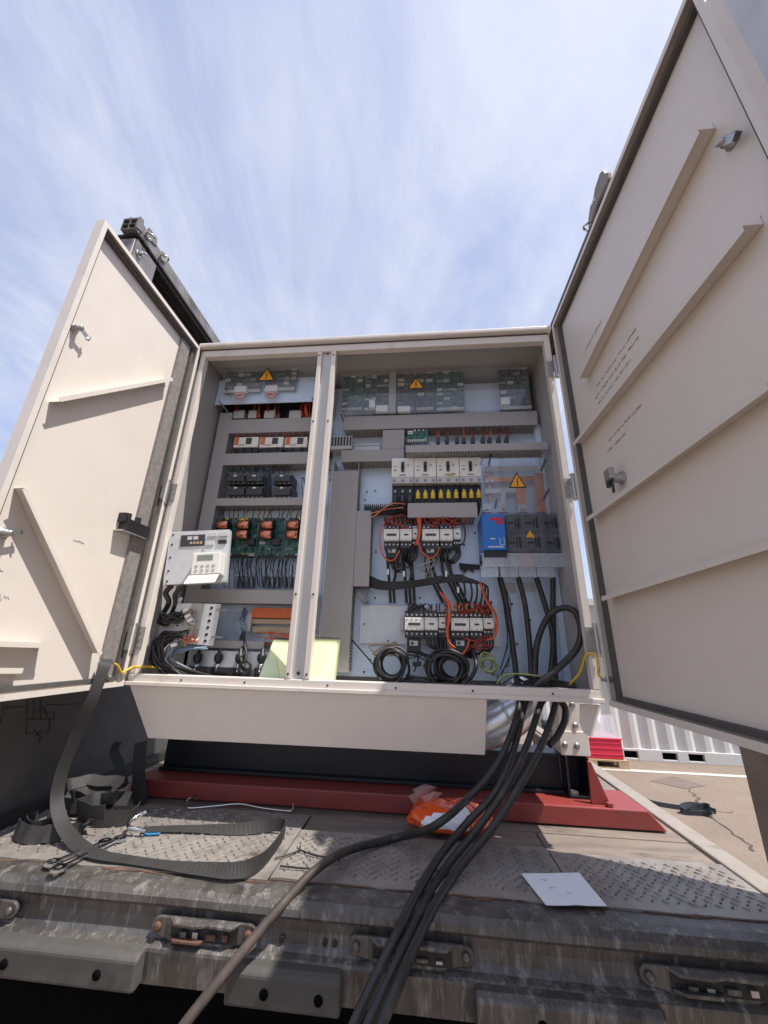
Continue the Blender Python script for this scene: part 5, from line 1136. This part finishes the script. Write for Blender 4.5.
# ================================================================== things lying on the truck floor
# square of white paper
cs = [VZ(*p, DK+.005) for p in ((521,873.5),(579,872.5),(607,906),(546,905))]
m = MB(); k = 6; vs = []
for j in range(k+1):
    for i in range(k+1):
        p = cs[0].lerp(cs[1],i/k).lerp(cs[3].lerp(cs[2],i/k),j/k); p.z += .0015*noise.noise(Vector((i*.5,j*.5,3))); vs.append(p)
c = len(vs); vs += [p-Vector((0,0,.0008)) for p in vs]; K = k+1
fs = [(j*K+i,j*K+K+i,j*K+K+i+1,j*K+i+1) for j in range(k) for i in range(k)]
m.add(vs, fs+[tuple(x+c for x in f[::-1]) for f in fs]); ps = obj('paper_sheet', m, 'paper_white', label='square sheet of white paper lying on the tread plate', cat='paper')
m = MB(); rnd = random.Random(9)
for (ax, ay, L_) in ((541,880,5),(549,887,7),(566,893,6)):
    P = [VZ(ax+i*L_/4, ay+rnd.uniform(-1.2,1.2), DK+.0068) for i in range(5)]; m.tube(P, .0004, 4, seg=3)
obj('pencil_marks', m, 'pencil', ps, kind='stuff')
# bent wire hook
hk = DK+.006
m = MB(); m.tube([VZ(198,799,hk+.012),VZ(190,798,hk+.010),VZ(186,803,hk+.002),VZ(188,808,hk),VZ(215,806,hk),VZ(240,804,hk+.003),VZ(262,808,hk),VZ(288,811,hk),VZ(292,810,hk),VZ(293,804,hk+.012)], .0032, 7, seg=8)
obj('wire_hook', m, 'chrome', label='bent bright wire hook lying in front of the red beam', cat='hook')
# orange plastic bag
bag = thing('orange_bag', 'crumpled orange plastic bag with a white label by the cables', 'bag', tuple(VZ(450,828,DK)))
c0 = VZ(450,829,DK+.002); m = MB(); nu, nv = 40, 22; vs = []
for j in range(nv+1):
    ph = math.pi*j/nv
    for i in range(nu):
        th = 2*math.pi*i/nu; d = Vector((math.sin(ph)*math.cos(th), math.sin(ph)*math.sin(th), math.cos(ph)))
        def sq(v, e): return math.copysign(abs(v)**e, v)
        w = 1+.12*noise.noise(d*2.2)+.05*noise.noise(d*5.5)+.06*abs(noise.noise(d*9))
        z = max(0, (.5+.5*d.z))*.072*(1+.3*noise.noise(d*3+Vector((4,0,0))))
        vs.append(c0+Vector((sq(d.x,.8)*.125*w+.04*d.y, sq(d.y,.8)*.085*w-.02*d.x, z)))
m.add(vs, [(j*nu+i,j*nu+nu+i,j*nu+nu+(i+1)%nu,j*nu+(i+1)%nu) for j in range(nv) for i in range(nu)], 0, True); obj('bag_body', m, 'orange_bag', bag)
LQ = [VZ(424,811,DK+.07), VZ(462,808,DK+.07), VZ(476,824,DK+.06), VZ(424,834,DK+.05)]
def inquad(p): 
    return all((LQ[(i+1)%4]-LQ[i]).xy.cross((p-LQ[i]).xy) < 0 for i in range(4))
lm = MB(); 
for f in m.f:
    P = [Vector(m.v[i]) for i in f]; cc = sum(P, Vector())/4
    if cc.z > DK+.03 and inquad(cc): lm.add([p+(p-c0).normalized()*.002 for p in P], [(0,1,2,3)], 0, True)
obj('label_sheet', lm, 'paper_white', bag)
m = MB(); a = VZ(418,808,DK+.05)
for t in range(5):
    q = a+Vector((random.uniform(-.02,.04),random.uniform(-.01,.03),random.uniform(0,.02))); m.add([q,q+Vector((.05,.01,.035)),q+Vector((.02,-.03,.05)),q+Vector((-.02,-.02,.03))],[(0,1,2,3)])
obj('clear_corner', m, 'film', bag)
# wrenches
def wrench(pa, pb, label, seed):
    a, b = VZ(*pa, DK+.008), VZ(*pb, DK+.008); d = (b-a).normalized(); s_ = Vector((-d.y,d.x,0)); L_ = (b-a).length; up = Vector((0,0,1))
    m = MB(); m.obox(a.lerp(b,.5), d, s_, up, L_/2-.012, .006, .003)
    for p, sg in ((a,-1),(b,1)):
        R_ = .0155
        for ang in np.linspace(.55, 2*math.pi-.55, 9):
            q = p+d*sg*(math.cos(ang)*R_*.75+.003)+s_*math.sin(ang)*R_*.75; m.obox(q, (math.cos(ang)*d*sg+math.sin(ang)*s_), up.cross(math.cos(ang)*d*sg+math.sin(ang)*s_), up, .0055, .0065, .0035)
    return obj('wrench', m, 'chrome', bev=.001, label=label, cat='wrench', group='spanners on the plate edge')
wrench((60,868),(119,839), 'steel open ended spanner lying on the tread plate edge under the strap', 1)
wrench((54,862),(104,842), 'shorter steel spanner beside the longer one under the strap', 2)
# ratchet strap: long grey webbing from the door stud down into a heap
sx = DK+.003
m = MB(); up = (0,0,1)
hang = [VX(107,659,xl+.030), VX(104,668,xl+.045), V3(92,700,-.155), V3(75,738,-.14), V3(62,772,-.13), V3(57,800,-.13), V3(63,825,-.15), V3(80,846,-.185)]
hw = []
for i in range(len(hang)):
    d = hang[min(i+1,len(hang)-1)]-hang[max(i-1,0)]; w_ = d.cross(hang[i]-Vector(CAM)+(Vector((0,0,-.3)) if i > 5 else Vector())).normalized(); hw.append(w_ if w_.x > 0 else -w_)
tail = [VZ(100,855,sx+.008), VZ(130,860,sx+.004), VZ(165,865,sx+.004), VZ(205,869,sx+.010), VZ(238,870,sx+.017), VZ(262,860,sx+.021), VZ(279,840,sx+.022), VZ(285,827,sx+.022), VZ(272,825,sx+.018), VZ(240,829,sx+.010), VZ(200,829,sx+.006), VZ(165,829,sx+.004), VZ(142,830,sx+.005)]
tw = [(.35,.9,.15),(.1,1,.1),(.0,1,.15),(0,.85,.5),(.05,.5,.85),(.1,.25,1),(.1,.1,1),(0,.1,1),(-.1,.2,1),(0,.7,.7),(0,.95,.3),(0,1,.15),(0,1,.1)]
m.ribbon(hang+tail, .032, hw+tw, .0024, 8)
st_ = thing('ratchet_strap', 'grey webbing strap hanging from the left door and trailing over the floor', 'strap', tuple(VZ(80,846,DK)))
obj('webbing', m, 'webbing', st_)
m = MB(); h0 = VZ(140,830,sx+.014); m.tube([h0+Vector((.02,0,.0)), h0, h0+Vector((-.035,.0,.004)), h0+Vector((-.05,.02,.01)), h0+Vector((-.04,.045,.02)), h0+Vector((-.02,.05,.03))], .006, 8); obj('hook', m, 'chrome', st_)
m = MB(); m.ribbon([VZ(144,834,sx+.002),VZ(152,834,sx+.002),VZ(160,833.5,sx+.002)], .010, [(0,1,0)]*3, .002); obj('blue_tab', m, 'blue_webbing', st_)
# heap of the same webbing in the corner
hp = thing('strap_heap', 'heap of dark crumpled webbing loops in the corner by the side wall', 'strap', tuple(VZ(75,835,DK)))
def loop(pix, wd, seed, w=.05):
    rnd = random.Random(seed); m = MB(); P = [VZ(x,y,max(DK+.004,DK+z)) if z < .03 else (lambda q: Vector((q[0],yy,q[1])))(PY(x,y,yy)) for (x,y,z,yy) in pix]
    m.ribbon(P, w, wd, .0024, 8); return obj('webbing_loop', m, 'webbing', hp)
def fold(cx, cy, rx, ry, a0, a1, z0=.0, w=.042, lean=(0,0,0), tw=0, seed=0):
    """a strip standing on edge, bent into part of a loop"""
    rnd = random.Random(seed); c = VZ(cx, cy, DK+.003+z0); P, Wd = [], []
    for i in range(9):
        t = math.radians(a0+(a1-a0)*i/8); k = 1+rnd.uniform(-.12,.12)
        P.append(c+Vector((rx*k*math.cos(t), ry*k*math.sin(t), w*.42+rnd.uniform(0,.006)))); Wd.append((lean[0]+tw*math.cos(t)+rnd.uniform(-.1,.1), lean[1]+tw*math.sin(t)+rnd.uniform(-.1,.1), 1))
    m = MB(); m.ribbon(P, w, Wd, .0024, 6); return obj('webbing_loop', m, 'webbing', hp)
fold(42,832,.055,.040,150,480,0,.045,(0,.15,0),.15,1)
fold(40,838,.070,.030,170,350,0,.04,(0,.5,0),.2,2)
fold(78,822,.085,.050,-20,220,0,.042,(.1,.2,0),.25,3)
fold(108,820,.080,.050,120,400,0,.042,(0,.2,0),.2,4)
fold(84,808,.10,.040,10,330,.02,.04,(0,.3,0),.35,5)
fold(104,812,.075,.055,60,300,.04,.038,(.2,.2,0),.45,6)
fold(96,800,.09,.045,-60,240,.05,.038,(.1,.4,0),.6,7)
fold(66,834,.060,.028,180,420,0,.036,(.3,.4,0),.3,8)
fold(92,792,.085,.05,0,200,.085,.036,(.1,.5,0),.8,9)
loop([(141,806,.1,.14),(139,785,.1,.15),(139,760,.1,.16),(141,742,.1,.17)], [(1,.1,0)]*4, 6, .045)
loop([(124,786,.1,.13),(120,765,.1,.14),(114,752,.1,.15),(118,742,.1,.17)], [(1,.3,.2),(1,.3,.1),(1,.2,.3),(1,.2,.1)], 7, .03)
# thin dark twigs of wire on the plate
m = MB()
for P in (((280,866),(300,868),(318,869)),((275,858),(290,854),(300,850)),((300,850),(315,855),(340,860)),((300,850),(300,846))):
    m.tube([VZ(x,y,DK+.006) for x,y in P], .0022, 5, seg=4)
obj('wire_offcut', m, 'wire_black', label='thin dark wire offcut lying on the tread plate between strap and cables', cat='wire')
